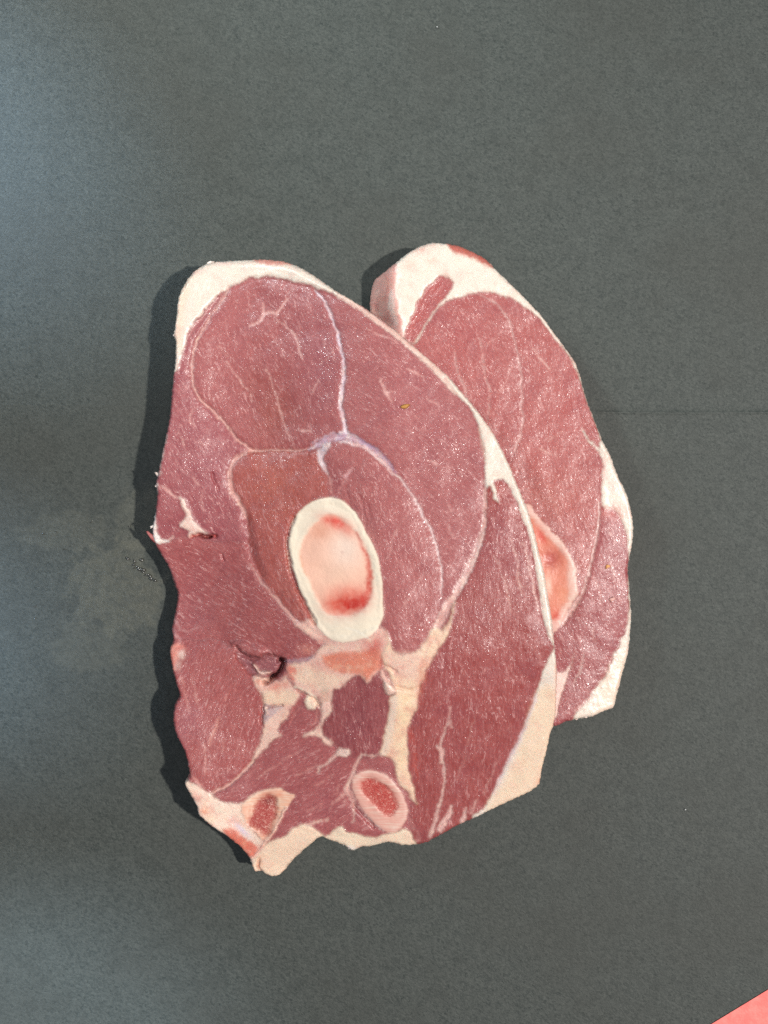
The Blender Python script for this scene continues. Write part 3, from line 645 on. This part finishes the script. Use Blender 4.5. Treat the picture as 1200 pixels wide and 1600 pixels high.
# marbling of the upper muscles
for pts, al in [([(411,473,1.5),(412,490,2.6),(407,503,2.2),(390,510,1.2)],.75), ([(411,491,1.8),(424,489,2),(433,490,2.2),(450,466,1.2)],.7), ([(433,498,.8),(457,520,1.6),(466,537,2),(472,560,1.2)],.6),
        ([(417,575,.9),(430,613,1.4),(443,657,1.5),(461,699,1)],.55), ([(355,565,.8),(370,587,1.4),(387,610,1)],.5), ([(342,540,1.2),(356,558,1.2)],.4), ([(393,615,1.5),(394,630,1)],.5),
        ([(593,590,1),(602,610,3),(613,628,1)],.65), ([(603,612,2),(618,612,1)],.5), ([(574,515,1),(595,524,1.5),(617,533,1)],.5), ([(637,577,1.2),(650,583,1.8),(663,590,1.2)],.5), ([(667,623,1),(675,627,1.3),(685,633,1)],.5),
        ([(489,615,1.3),(498,595,1.2)],.45), ([(502,570,1),(515,556,1)],.4), ([(472,672,1.5),(484,676,2)],.6), ([(302,640,1),(297,658,1.2),(304,664,.8)],.5), ([(280,674,1),(287,690,2),(288,700,1)],.5), ([(313,690,1),(322,695,1.5)],.4),
        ([(300,745,1),(312,758,1.6)],.45), ([(253,760,1.8),(268,770,2.2),(281,780,2)],.6), ([(316,768,1),(318,800,1)],.35), ([(668,718,1.5),(680,725,3),(686,728,1)],.5), ([(700,790,1.2),(707,800,1)],.5), ([(701,820,.8),(707,838,1.4)],.5)]:
    s.line(pts, (234,186,178), min(al * 1.35, .85))
# lower right marbling
for pts, al in [([(798,842,.8),(806,870,1.2),(810,900,1.6),(815,928,1.4)],.6), ([(815,845,1),(826,880,1.5),(834,920,2),(842,955,1.2)],.65), ([(772,870,.8),(785,900,1.1),(795,935,1.2),(798,955,.6)],.55), ([(812,918,1),(826,914,1)],.5),
        ([(703,1105,2),(702,1125,3),(705,1135,2)],.6), ([(700,1130,1.4),(692,1150,1.6),(690,1180,2.2),(694,1210,2.2),(690,1245,2.4),(682,1275,4),(671,1305,3)],.8), ([(683,1165,2),(690,1172,5),(688,1190,3)],.8),
        ([(705,1260,2.5),(698,1278,4.5),(687,1297,5.5)],.92), ([(729,1262,1.5),(724,1278,3.4),(722,1288,3)],.9), ([(745,1250,1),(738,1270,2.6)],.6), ([(728,1165,1),(735,1150,1),(738,1130,1)],.45), ([(745,1100,.8),(740,1130,1)],.4), ([(708,1225,1),(718,1205,1),(728,1180,.7)],.4),
        ([(756,1240,.8),(770,1205,1.2),(780,1180,1)],.45), ([(682,1005,1),(720,1000,.5)],.0)]:
    if al: s.line(pts, (236,196,186), al, part=p_seam if al >= .8 else None)
# left pocket with its slit
s.region([(280,778),(290,782),(296,800),(305,815),(318,828),(326,834),(318,836),(308,836),(298,840),(292,836),(296,828),(280,820),(288,812),(290,800)], (242,214,200), 1.6, fat=.95, part=p_seam, dh=.35)
s.line([(300,838,1.5),(310,836,2),(322,837,2.5),(337,838,2)], (196,60,54), .85, fat=0, groove=(1.2,3)); s.line([(311,836,1.2),(320,838,1.6),(328,838,1)], (88,20,22), .9, fat=0, groove=(1.6,2))
s.line([(332,740,1),(337,755,1.4)], (140,40,46), .7, fat=0, groove=(.5,2)); s.line([(340,760,.8),(342,768,1.2)], (150,46,52), .6, fat=0, groove=(.4,2)); s.line([(346,866,1.4),(351,876,1.2)], (150,48,52), .7, fat=0, groove=(.5,2))
s.region([(236,800),(243,797),(246,815),(247,832),(254,841),(265,843),(255,849),(244,850),(236,835)], (248,240,232), 1.3, fat=1, part=p_seam, dh=.3)
s.line([(264,843,1.2),(272,838,.6)], (246,226,214), .8)
s.line([(258,870,2),(270,905,3),(276,935,3)], (186,120,124), .5); s.line([(271,966,2),(285,985,1.5),(312,980,1.2)], (206,160,160), .6)
s.line([(268,985,4),(275,992,4),(280,1000,3)], (206,150,150), .7)
s.region([(262,1008),(285,1006),(288,1015),(280,1030),(275,1045),(266,1048),(260,1030)], (226,150,134), 2, fat=.7, wob=2); s.blot(283,1014,9,6,(196,64,56),.8,noise=.8); s.blot(268,1030,5,14,(206,90,76),.7); s.blot(284,1022,7,9,(240,220,210),.8,noise=.8); s.blot(279,1040,5,9,(236,210,200),.7,noise=.8)
s.line([(366,1005,1),(375,1015,2.6),(392,1012,2.2)], (196,124,124), .5)
# connective fat below the bone
s.region([(460,975),(476,988),(493,999),(508,1004),(497,1015),(489,1025),(476,1034),(459,1037),(448,1040),(447,1046),(451,1056),(457,1066),(464,1074),(474,1084),(485,1090),(496,1088),(501,1098),(497,1106),(508,1110),(517,1104),(518,1080),(530,1075),(547,1062),(560,1055),(573,1066),(588,1052),(597,1044),(604,1055),(612,1068),(617,1080),(608,1084),(600,1074),(598,1066),(590,1030),(603,1018),(610,1004),(603,988),(590,980),(560,990),(520,995),(490,970)], (232,188,172), 2.6, fat=.95, part=p_conn, dh=.3, wob=1)
s.region([(505,1024),(530,1019),(560,1018),(585,1012),(597,1020),(597,1040),(586,1050),(572,1062),(560,1052),(535,1050),(515,1046),(507,1036)], (226,132,104), 3.5, fat=.6, alpha=.9)
s.blot(585,1008,16,16,(200,84,74),.8); s.blot(480,1015,14,10,(222,150,136),.7,noise=.6)
s.region([(455,1040),(470,1038),(500,1042),(530,1056),(545,1058),(520,1074),(505,1080),(480,1072),(462,1060)], (238,210,182), 5, alpha=.7)
s.region([(447,1042),(456,1040),(463,1050),(462,1062),(455,1063),(450,1054)], (222,122,104), 2.5, alpha=.8); s.line([(443,1034,2),(462,1032,3.4),(480,1030,3.2),(491,1024,2)], (176,142,152), .8)
s.line([(463,1073,2.5),(478,1082,2.6),(490,1087,2),(497,1098,2),(503,1104,1.4)], (246,226,200), .85); s.line([(466,1080,.8),(482,1089,1),(493,1094,.9),(500,1104,.7)], (120,84,74), .55, groove=(.6,2))
s.region([(480,1088),(490,1090),(496,1098),(492,1108),(482,1106),(476,1096)], (244,222,196), 2, fat=1, part=p_conn, dh=.4)
s.region([(500,1080),(512,1076),(515,1090),(508,1100),(500,1095)], (206,182,160), 3, alpha=.7)
s.region([(397,1056),(413,1060),(424,1062),(439,1063),(445,1056),(451,1064),(460,1076),(471,1086),(463,1097),(453,1106),(452,1117),(444,1128),(433,1137),(438,1149),(422,1159),(413,1171),(402,1184),(395,1186),(397,1178),(407,1158),(411,1138),(412,1120),(411,1087),(399,1073)], (234,196,178), 2.6, fat=.95, part=p_conn, dh=.2, wob=1)
s.region([(412,1080),(430,1078),(455,1080),(466,1088),(450,1100),(430,1103),(413,1100)], (242,212,180), 4, alpha=.75); s.blot(430,1072,16,7,(224,130,104),.8); s.blot(447,1068,6,7,(216,130,110),.6); s.blot(404,1064,6,6,(236,170,140),.7)
s.region([(412,1104),(425,1103),(442,1104),(436,1112),(422,1122),(413,1128)], (186,168,172), 2.5, alpha=.75); s.line([(418,1107,1.2),(428,1103,1.3),(440,1102,1)], (96,72,80), .7, groove=(.8,2)); s.line([(412,1104,1.5),(409,1118,1.8),(409,1130,1.2)], (110,60,66), .6, groove=(.8,2.5)); s.line([(414,1122,1.4),(420,1116,1)], (120,100,110), .6)
s.line([(396,1040,1.8),(401,1047,2.6),(409,1052,2.8),(421,1053,2.6)], (236,200,184), .95, part=p_conn, dh=1.2)
s.line([(437,1031,1.2),(442,1036,2.6),(437,1047,2.6),(431,1055,2.4),(424,1060,1.6)], (64,20,26), .92, fat=0, groove=(3.2,4)); s.line([(412,1068,1.4),(417,1066,2.2),(421,1064,1.2)], (70,30,26), .9, fat=0, groove=(1.6,3)); s.blot(438,1056,7,7,(150,70,72),.8)
s.line([(471,1088,3),(462,1102,4),(456,1116,3),(452,1128,1.5)], (186,92,88), .7, fat=.2); s.line([(470,1106,1.2),(460,1118,1.5),(453,1128,1)], (222,150,140), .6)
s.region([(503,1098),(517,1102),(518,1113),(508,1123),(501,1135),(504,1147),(518,1157),(518,1165),(508,1163),(497,1153),(487,1149),(472,1151),(474,1147),(488,1142),(495,1133),(500,1125),(502,1112)], (234,196,180), 2.4, fat=.9, part=p_conn, dh=.25)
s.line([(497,1110,1),(494,1125,1.3),(484,1136,1)], (222,156,142), .6)
s.region([(528,1172),(537,1167),(547,1172),(543,1183),(534,1181),(528,1179)], (234,204,190), 1.4, fat=.9, part=p_conn, dh=.4)
s.line([(532,1176,3),(523,1181,2.8),(513,1191,2.4),(504,1196,2),(498,1199,1.8),(497,1207,1.2)], (230,190,178), .9, part=p_seam); s.line([(512,1192,1),(511,1202,.8)], (220,170,160), .6); s.line([(497,1197,1.2),(480,1204,1.4),(463,1211,1)], (214,156,148), .65)
s.line([(397,1188,2.6),(390,1197,2.4),(378,1209,2.4),(357,1227,2.6),(333,1238,3.2)], (226,178,164), .88, part=p_seam, groove=(.25,4))
s.line([(405,1195,.8),(385,1215,1)], (206,150,146), .5); s.line([(344,1118,1),(338,1135,2.6),(331,1152,1.8),(328,1165,.8)], (220,156,142), .65); s.line([(352,1092,1),(358,1080,1.2)], (214,144,132), .5); s.line([(372,1130,.8),(378,1105,1)], (206,136,128), .45)
s.line([(362,1235,1.5),(368,1230,1),(380,1225,.7)], (220,164,152), .5)
for pts, al in [([(285,1060,1),(290,1085,1.5),(296,1110,1)],.4), ([(300,1050,1),(305,1080,1.3),(312,1105,1)],.35), ([(318,1160,1),(322,1185,1.4),(320,1210,1)],.5), ([(350,1155,.8),(347,1175,1.2)],.4), ([(290,1190,1),(300,1210,2),(315,1228,2)],.5), ([(375,1160,.8),(370,1180,1.2)],.4),
        ([(440,1190,.8),(420,1203,1.2),(400,1217,.8)],.45), ([(455,1225,.8),(440,1228,1)],.4), ([(520,1210,.8),(505,1222,1.3),(490,1228,.8)],.4), ([(480,1268,.8),(500,1258,1.2)],.35), ([(515,1265,1),(522,1252,1.4)],.45), ([(470,1170,.8),(455,1180,1.2),(440,1186,.7)],.4), ([(530,1225,1),(526,1240,1.2)],.4)]:
    s.line(pts, (226,170,160), al * 1.3)
s.line([(368,1010,1.2),(382,1026,1.4),(395,1030,1.2),(415,1024,1.2),(432,1026,1)], (112,56,62), .5, fat=0, groove=(.9,3))
s.region([(362,1002),(380,1004),(402,1010),(418,1022),(405,1027),(388,1022),(372,1014)], (178,104,104), 2.5, alpha=.6, dh=.9)
# tendon
s.region([(677,980),(690,985),(697,978),(703,967),(712,940),(700,990),(687,1010),(676,1030),(664,1053),(657,1073),(654,1090),(647,1113),(639,1130),(636,1155),(637,1178),(638,1195),(644,1227),(652,1256),(637,1238),(621,1218),(617,1194),(607,1183),(593,1178),(598,1160),(603,1138),(607,1113),(610,1088),(617,1080),(612,1060),(600,1040),(598,1022),(606,1003),(602,988),(609,1000),(616,1017),(633,1022),(650,1018),(660,1008),(668,996)], (238,206,176), 2.4, fat=.95, part=p_tend, dh=.3)
s.region([(622,1085),(650,1085),(642,1115),(634,1140),(632,1180),(634,1210),(622,1190),(620,1150),(622,1120)], (246,218,178), 5, alpha=.8)
s.region([(600,1020),(615,1018),(650,1020),(660,1040),(640,1060),(615,1050)], (228,190,174), 5, alpha=.7); s.line([(601,1040,1.2),(610,1044,1.6),(618,1048,1)], (150,100,100), .6, groove=(.5,2.5)); s.line([(618,1074,1),(640,1077,1.3),(655,1074,1)], (206,156,116), .6, groove=(.4,3)); s.line([(672,1002,1.5),(668,1015,2),(664,1030,1)], (176,132,130), .55); s.line([(664,996,1.2),(660,1010,1.2),(656,1022,1)], (190,150,146), .5)
s.region([(612,1088),(622,1088),(618,1120),(612,1150),(604,1178),(597,1175),(603,1140),(608,1110)], (226,204,186), 3, alpha=.8)
s.region([(656,1030),(672,1035),(668,1055),(661,1080),(655,1100),(651,1090),(654,1070)], (206,110,90), 3.5, alpha=.45); s.line([(640,1140,4),(645,1165,5),(648,1190,4),(652,1215,2)], (196,84,72), .65, fat=.1)
s.region([(600,1068),(608,1067),(617,1080),(608,1084),(601,1078)], (238,208,190), 1.3, fat=.9, part=p_tend, dh=.6)
s.line([(595,1178,2.5),(580,1181,2.2),(570,1180,2.2),(562,1184,2.4),(557,1195,2.4),(553,1207,2.6),(546,1219,2.6),(542,1232,3)], (228,184,172), .85, part=p_seam)
s.line([(543,1228,3),(546,1240,5),(552,1254,3.4),(553,1268,2),(551,1284,1)], (228,182,170), .85, part=p_seam); s.line([(543,1236,2.5),(536,1243,3),(527,1250,2.5)], (222,170,160), .7); s.line([(541,1250,1.4),(535,1260,.8)], (214,156,150), .6)
s.line([(505,1250,1),(499,1266,1.3)], (224,160,150), .6); s.line([(468,1291,2.5),(490,1285,2.4),(513,1279,2)], (232,196,180), .7); s.line([(530,1290,1),(543,1275,.8)], (214,150,144), .45)
# bottom fat
s.region([(385,1375),(394,1342),(403,1333),(412,1323),(427,1312),(447,1305),(453,1297),(468,1290),(480,1287),(497,1299),(508,1308),(515,1320),(480,1345),(440,1385)], CREAM, 1.6, fat=1, part=p_bot, dh=.4)
s.region([(500,1318),(507,1308),(523,1297),(533,1291),(543,1300),(580,1307),(613,1300),(632,1294),(641,1303),(653,1322),(640,1335),(540,1345)], (240,218,190), 1.6, fat=1, part=p_bot, dh=.3)
s.blot(408,1345,8,14,(232,182,156),.7); s.line([(404,1343,1),(403,1352,1.6),(407,1362,1)], (150,70,58), .75, groove=(.8,2.5)); s.blot(545,1326,14,5,(252,246,240),.8,noise=1)
s.line([(636,1270,3),(645,1290,4),(655,1312,4)], (206,150,146), .5)
# gristle and bones of the lower edge
s.region([(280,1215),(292,1217),(305,1225),(322,1237),(333,1240),(342,1248),(355,1253),(372,1255),(380,1252),(390,1246),(400,1240),(385,1262),(387,1284),(398,1301),(414,1315),(403,1331),(385,1348),(330,1310),(290,1260)], (238,212,192), 1.8, fat=.95, part=p_gris, dh=.2, wob=1)
s.line([(307,1226,1.6),(325,1243,2),(318,1256,2)], (196,120,112), .5); s.blot(312,1248,8,6,(180,96,90),.6,noise=.8); s.blot(321,1267,10,9,(226,138,104),.8,noise=.8); s.blot(330,1280,12,10,(240,210,176),.6); s.blot(378,1296,20,6,(216,206,224),.8,rot=42); s.blot(345,1264,10,6,(220,214,190),.5,noise=.8)
s.region([(350,1299),(366,1295),(383,1309),(402,1323),(392,1340),(370,1326)], (222,104,80), 2.5, fat=.5, alpha=.9, wob=1.5)
s.region([(378,1258),(387,1248),(407,1237),(430,1231),(447,1237),(461,1243),(448,1262),(438,1282),(426,1302),(415,1314),(400,1302),(387,1287),(380,1273)], (234,180,152), 1.5, fat=.8, part=p_b2, dh=.15, warp=.7)
s.line([(378,1256,2),(395,1243,2.4),(420,1234,2.4),(440,1233,1.6)], (236,206,184), .8)
s.region([(403,1250),(416,1243),(430,1245),(434,1258),(428,1282),(416,1305),(402,1298),(390,1288),(394,1270)], (182,78,72), 5, fat=.3, part=p_m2, dh=-.5, wob=3)
s.blot(422,1252,14,8,(110,40,40),.6,noise=.9); s.blot(437,1240,7,4,(226,130,96),.7); s.blot(440,1255,7,8,(236,190,160),.6,noise=.7)
s.line([(447,1262,2.2),(430,1293,2.4),(417,1313,2.6),(403,1332,2.6),(388,1343,2.4)], (236,196,178), .9, part=p_gris, dh=.5)
s.region([(550,1217),(560,1207),(580,1203),(603,1212),(624,1232),(636,1257),(634,1281),(624,1295),(607,1300),(590,1290),(573,1272),(558,1251),(551,1234)], (224,168,154), 1.5, fat=.7, part=p_b1, dh=.3, warp=.6)
s.line([(553,1222,2),(566,1207,2.2),(590,1207,2.2),(615,1224,2.4),(632,1252,2.6),(631,1280,2.6),(615,1295,3)], (232,190,178), .7)
s.region([(562,1224),(577,1216),(597,1222),(613,1237),(622,1257),(615,1271),(603,1274),(588,1262),(571,1245)], (200,84,76), 4.5, fat=.3, part=p_m1, dh=-.4, wob=1.2)
s.line([(556,1255,1.4),(568,1270,2.4),(582,1286,2.4),(598,1297,2)], (236,206,196), .75, break_up=1.2); s.line([(553,1258,1),(570,1277,1.2),(584,1292,1)], (120,60,64), .5, fat=0, groove=(.5,2.5))
# the large bone
bone_o = [(453,833),(460,810),(477,790),(497,780),(517,777),(537,783),(557,803),(573,833),(587,860),(595,893),(598,933),(597,967),(583,990),(560,999),(533,1003),(510,994),(493,973),(480,947),(467,917),(457,887),(452,857)]
s.line(bone_o[-9:] + bone_o[:3] if False else [(493,975,1.6),(478,947,1.8),(464,917,1.8),(454,887,2),(449,857,2.2),(451,833,2),(459,809,1.4)], (110,58,54), .7, fat=0, groove=(.9,3))
s.region(bone_o, (246,231,206), 1.0, fat=1, part=p_bone, dh=.3, warp=.4)
s.region([(452,860),(470,900),(495,960),(530,990),(580,985),(597,960),(590,930),(560,970),(520,975),(490,950),(470,890),(458,840)], (246,233,206), 7, alpha=.5, warp=.3)
w, sdm, mm_ = s.region([(467,860),(477,837),(493,817),(513,805),(530,807),(548,823),(567,847),(577,870),(582,897),(580,927),(570,947),(557,958),(533,963),(510,958),(497,940),(487,920),(477,897),(468,880)], (250,198,172), 2.6, fat=1, part=p_mar, dh=-.25, warp=.7)
s.blot(540,860,32,40,(252,226,206),.95); s.blot(525,900,40,34,(250,208,180),.6,noise=.8); s.blot(524,816,28,12,(224,70,56),.9,rot=20,noise=.5); s.blot(500,830,20,16,(232,160,130),.6,noise=.5); s.blot(545,830,14,10,(228,130,112),.5,rot=40)
s.blot(543,942,38,22,(214,40,28),.95,rot=-14,noise=.5); s.blot(556,942,18,14,(186,22,14),.9,noise=.4); s.blot(522,944,16,10,(220,92,70),.7,noise=.6); s.blot(540,925,32,14,(234,130,106),.55,noise=.5)
s.line([(556,832,1.5),(570,862,3),(577,890,4),(577,920,6),(568,941,7)], (206,56,42), .85, soft=4, warp=1.3); s.line([(470,870,1),(473,885,1.5),(480,900,1)], (214,150,104), .5); s.blot(535,863,3,2,(200,160,150),.5)
s.line([(540,980,.7),(562,988,.8),(578,999,.8)], (252,246,230), .8, warp=0)
for k in range(16):
    y = 832 + k * 4.2 + rng.normal() * 1.5; x = 449.5 + 0.004 * (y - 855) ** 2 + rng.normal()
    s.blot(x, y, 1.8 + rng.random(), 1.3, (236, 214, 200), .8, fat=.8, dh=.25)
s.crisp = (p_bone, p_mar, p_b1, p_m1, p_b2, p_m2); s.mottle2 = (p_cap, p_edge, p_bot); s.mottle = (p_conn, p_gris, p_tend, p_b2, p_seam)
s.nostreak = (p_bone, p_mar, p_cap, p_edge, p_tend, p_bot, p_gris, p_conn, p_b1, p_b2, p_m1, p_m2)
s.streaks(240, (270,440,560,700), 65, (216,154,148), (4,14))
s.streaks(260, (520,470,830,960), 35, (216,154,148), (4,15), spread=35)
s.streaks(120, (240,600,390,980), 50, (212,150,148), (4,15), spread=35)
s.streaks(150, (640,960,860,1300), 92, (214,146,140), (6,22), spread=9)
s.streaks(50, (270,1020,410,1230), 108, (210,142,136), (5,18)); s.streaks(60, (430,1140,560,1290), -28, (206,140,136), (5,18))
s.streaks(60, (580,720,700,1010), 70, (216,152,146), (5,18))
for a in ((505,570,50,110,1),(450,600,40,60,.7),(420,760,52,85,1),(300,720,45,80,.75),(690,715,70,80,.9),(600,560,60,60,.45),(340,900,60,50,.5),(430,480,70,40,.5),(345,1140,45,60,.3),(455,1187,36,14,.9),(540,1150,30,16,.8),(760,1050,60,110,.6),(740,1150,60,40,.7),(640,860,40,60,.35),(560,1030,40,18,.9),(410,930,50,40,.4),(360,1060,40,30,.5)): s.moist(*a)
S1.finish((206, 140, 128), 0.45)

# ------------------------------------------------------------------ small scraps
def simple_mat(name, col, rough, spec=0.5, var=None):
    M = NT(name); pos = M.n('ShaderNodeTexCoord').outputs['Object']; mm = M.vmul(pos, (1000, 1000, 1000))
    c = tuple(lin(col)) + (1,); d = tuple(lin(var or col)) + (1,)
    M.l(M.mix(M.ramp(M.noise(mm, 0.9, 4), 0.35, 0.7), c, d), M.b.inputs['Base Color'])
    M.b.inputs['Roughness'].default_value = rough; M.b.inputs['Specular IOR Level'].default_value = spec
    M.l(M.bump(M.noise(mm, 2.0, 3), 0.4, 0.0002), M.b.inputs['Normal']); return M.m

def blob(name, loc, size, mat, rot=0, parent=None, seed=0, sub=2, jag=0.35):
    bm = bmesh.new(); bmesh.ops.create_icosphere(bm, subdivisions=sub, radius=1)
    r = random.Random(seed)
    ph = [r.uniform(0, 6.28) for _ in range(6)]
    for v in bm.verts:
        k = 1 + jag * (math.sin(v.co.x * 3.1 + ph[0]) * math.sin(v.co.y * 2.7 + ph[1]) + 0.5 * math.sin(v.co.x * 6.3 + v.co.y * 5 + ph[2]))
        v.co = Vector((v.co.x * k * size[0], v.co.y * k * size[1], v.co.z * size[2]))
    for f in bm.faces: f.smooth = True
    me = bpy.data.meshes.new(name); bm.to_mesh(me); bm.free()
    o = link(name, me, mat, parent); o.location = loc; o.rotation_euler = (0, 0, math.radians(rot)); return o

MAT_SHRED = simple_mat('shredded_fat', (246, 232, 220), 0.5, var=(228, 196, 180)); MAT_RAG = simple_mat('shredded_flesh', (190, 116, 110), 0.4, var=(160, 84, 82))
def shred(st, px, py, dx, dy, sx, sy, rot, mat, seed, zoff=-0.0012):
    p = st.top(px, py); f = (CAMH - p.z) / CAMH * K
    return blob('fat_shred' if mat is MAT_SHRED else 'flesh_shred', (p.x + dx * .6 * f, p.y - dy * .6 * f, p.z + zoff), (sx * K, sy * K, 1.2 * K), mat, rot, st.root, seed, 2, 0.5)
for k, (px, py, dx, dy, sx, sy, rot, mt) in enumerate([(243,822,-8,1,5,2.6,20,MAT_SHRED),(246,838,-12,4,12,4,-48,MAT_RAG),(250,742,-5,0,3,5,80,MAT_SHRED),(250,757,-7,2,4,2.4,40,MAT_SHRED),(326,412,0,-6,7,2.4,20,MAT_SHRED),
        (276,520,-5,6,4,2.5,30,MAT_SHRED),(550,1322,-2,4,7,3,10,MAT_SHRED),(540,1316,-2,4,5,2.5,30,MAT_SHRED),(268,885,-4,2,4,2,-45,MAT_RAG),(300,1224,-11,0,4,3,50,MAT_SHRED)]):
    shred(S1, px, py, dx, dy, sx, sy, rot, mt, k)
for k, (px, py, dx, dy, sx, sy, rot) in enumerate([(915,1117,0,6,4,2,0),(893,1120,-2,6,3,1.8,0),(902,1121,0,5,2.4,1.8,0)]):
    shred(S2, px, py, dx, dy, sx, sy, rot, MAT_SHRED, 50 + k)

MAT_CRUMB = simple_mat('yellow_crumb', (196, 140, 66), 0.6, var=(170, 112, 50)); MAT_CRUMB2 = simple_mat('pale_crumb', (226, 172, 100), 0.6, var=(236, 150, 110)); MAT_SPECK = simple_mat('white_speck', (205, 205, 200), 0.6)
p = S1.top(633, 635); o = blob('crumb', p + Vector((0, 0, .0002)), (.0013, .0006, .0004), MAT_CRUMB, 15, None, 3); tag(o, 'small mustard yellow crumb on the front steak, right of its white seam', 'crumb')
p = S2.top(949, 885); o = blob('crumb', p + Vector((0, 0, .0002)), (.0008, .0006, .0004), MAT_CRUMB2, 20, None, 4); tag(o, 'tiny pale yellow crumb on the rear steak near its right edge', 'crumb')
p = S2.top(956, 936); o = blob('fat_crumb', p + Vector((0, 0, .0002)), (.0012, .0007, .0005), simple_mat('pink_fat', (232, 178, 166), 0.45), 30, None, 5); tag(o, 'pink fat crumb on the rear steak, below the yellow crumb', 'fat crumb')
for k, (px, py, lb) in enumerate([(683, 42, 'white speck on bare paper near the top edge'), (1071, 1265, 'white speck on bare paper at the lower right')]):
    o = blob('speck', world_pt(px, py, .0001), (.00030, .00022, .00015), MAT_SPECK, 30 * k, None, 20 + k, 1); tag(o, lb, 'speck')

# wet smear left of the front steak: droplets soaked into the paper
def build_smear():
    M = NT('meat_juice'); b = M.b; b.inputs['Base Color'].default_value = (0.050, 0.050, 0.040, 1); b.inputs['Roughness'].default_value = 0.25; b.inputs['Specular IOR Level'].default_value = 0.8
    b.inputs['Coat Weight'].default_value = 1.0; b.inputs['Coat Roughness'].default_value = 0.16
    bm = bmesh.new(); r = random.Random(4)
    spots = []
    for _ in range(9): spots.append((r.gauss(208, 8), r.gauss(880, 6), r.uniform(1.2, 3.0)))
    for k in range(15):
        t = k / 14; spots.append((216 + 26 * t + r.gauss(0, 1.5), 888 + 19 * t + r.gauss(0, 1.8), r.uniform(1.6, 3.4)))
    for cx, cy, n in ((58, 956, 4), (112, 853, 3), (138, 815, 2), (167, 826, 2), (206, 822, 3), (82, 828, 2)):
        for _ in range(n): spots.append((r.gauss(cx, 6), r.gauss(cy, 4), r.uniform(.6, 1.5)))
    for x, y, s_ in spots:
        p = world_pt(x, y, 0); ax = s_ * K * r.uniform(.8, 2.0); ay = s_ * K * r.uniform(.6, 1.1); a = r.uniform(-.3, .9)
        top = bm.verts.new((p[0], p[1], s_ * K * 0.35)); ring = []; mid = []
        for k in range(10):
            t = k / 10 * 2 * math.pi; q = 1 + .3 * math.sin(2 * t + x) * math.sin(3 * t + y)
            ex, ey = math.cos(t) * ax * q, math.sin(t) * ay * q
            ex, ey = ex * math.cos(a) - ey * math.sin(a), ex * math.sin(a) + ey * math.cos(a)
            ring.append(bm.verts.new((p[0] + ex, p[1] - ey, -0.0005))); mid.append(bm.verts.new((p[0] + ex * .75, p[1] - ey * .75, s_ * K * 0.2)))
        for k in range(10):
            j = (k + 1) % 10
            bm.faces.new((ring[j], ring[k], mid[k], mid[j])); bm.faces.new((mid[j], mid[k], top))
    for f in bm.faces: f.smooth = True
    bmesh.ops.recalc_face_normals(bm, faces=bm.faces)
    me = bpy.data.meshes.new('juice_droplets'); bm.to_mesh(me); bm.free()
    o = link('juice_droplets', me, M.m); tag(o, 'wet smear of tiny juice droplets on the paper left of the front steak', 'juice', None, 'stuff')
build_smear()

# corner of a coral red card at the lower right
def build_card():
    pts = [(1060, 1631), (1200, 1546), (1420, 1414), (1600, 1800), (1290, 1960)]
    bm = bmesh.new(); lo = []; hi = []; md = []
    for x, y in pts:
        p = world_pt(x, y, 0); lo.append(bm.verts.new((p[0], p[1], 0.00002)))
    f = bm.faces.new(lo); 
    if f.normal.z < 0: f.normal_flip()
    e = bmesh.ops.extrude_face_region(bm, geom=[f]); bmesh.ops.translate(bm, vec=(0, 0, 0.00012), verts=[v for v in e['geom'] if isinstance(v, bmesh.types.BMVert)])
    bmesh.ops.recalc_face_normals(bm, faces=bm.faces)
    bmesh.ops.bevel(bm, geom=[e_ for e_ in bm.edges if abs(e_.verts[0].co.z - e_.verts[1].co.z) < 1e-6], offset=0.00004, segments=1, affect='EDGES')
    me = bpy.data.meshes.new('card'); bm.to_mesh(me); bm.free()
    M = NT('coral_card'); mm = M.vmul(M.n('ShaderNodeTexCoord').outputs['Object'], (1000, 1000, 1000))
    M.l(M.mix(M.ramp(M.noise(mm, 0.35, 4, .6), .35, .75), (0.95, 0.185, 0.155, 1), (0.97, 0.27, 0.225, 1)), M.b.inputs['Base Color']); M.b.inputs['Roughness'].default_value = 0.5
    M.l(M.bump(M.noise(mm, 1.5, 3), .3, .0002), M.b.inputs['Normal'])
    o = link('card', me, M.m); tag(o, 'corner of a coral red card at the lower right', 'card')
build_card()
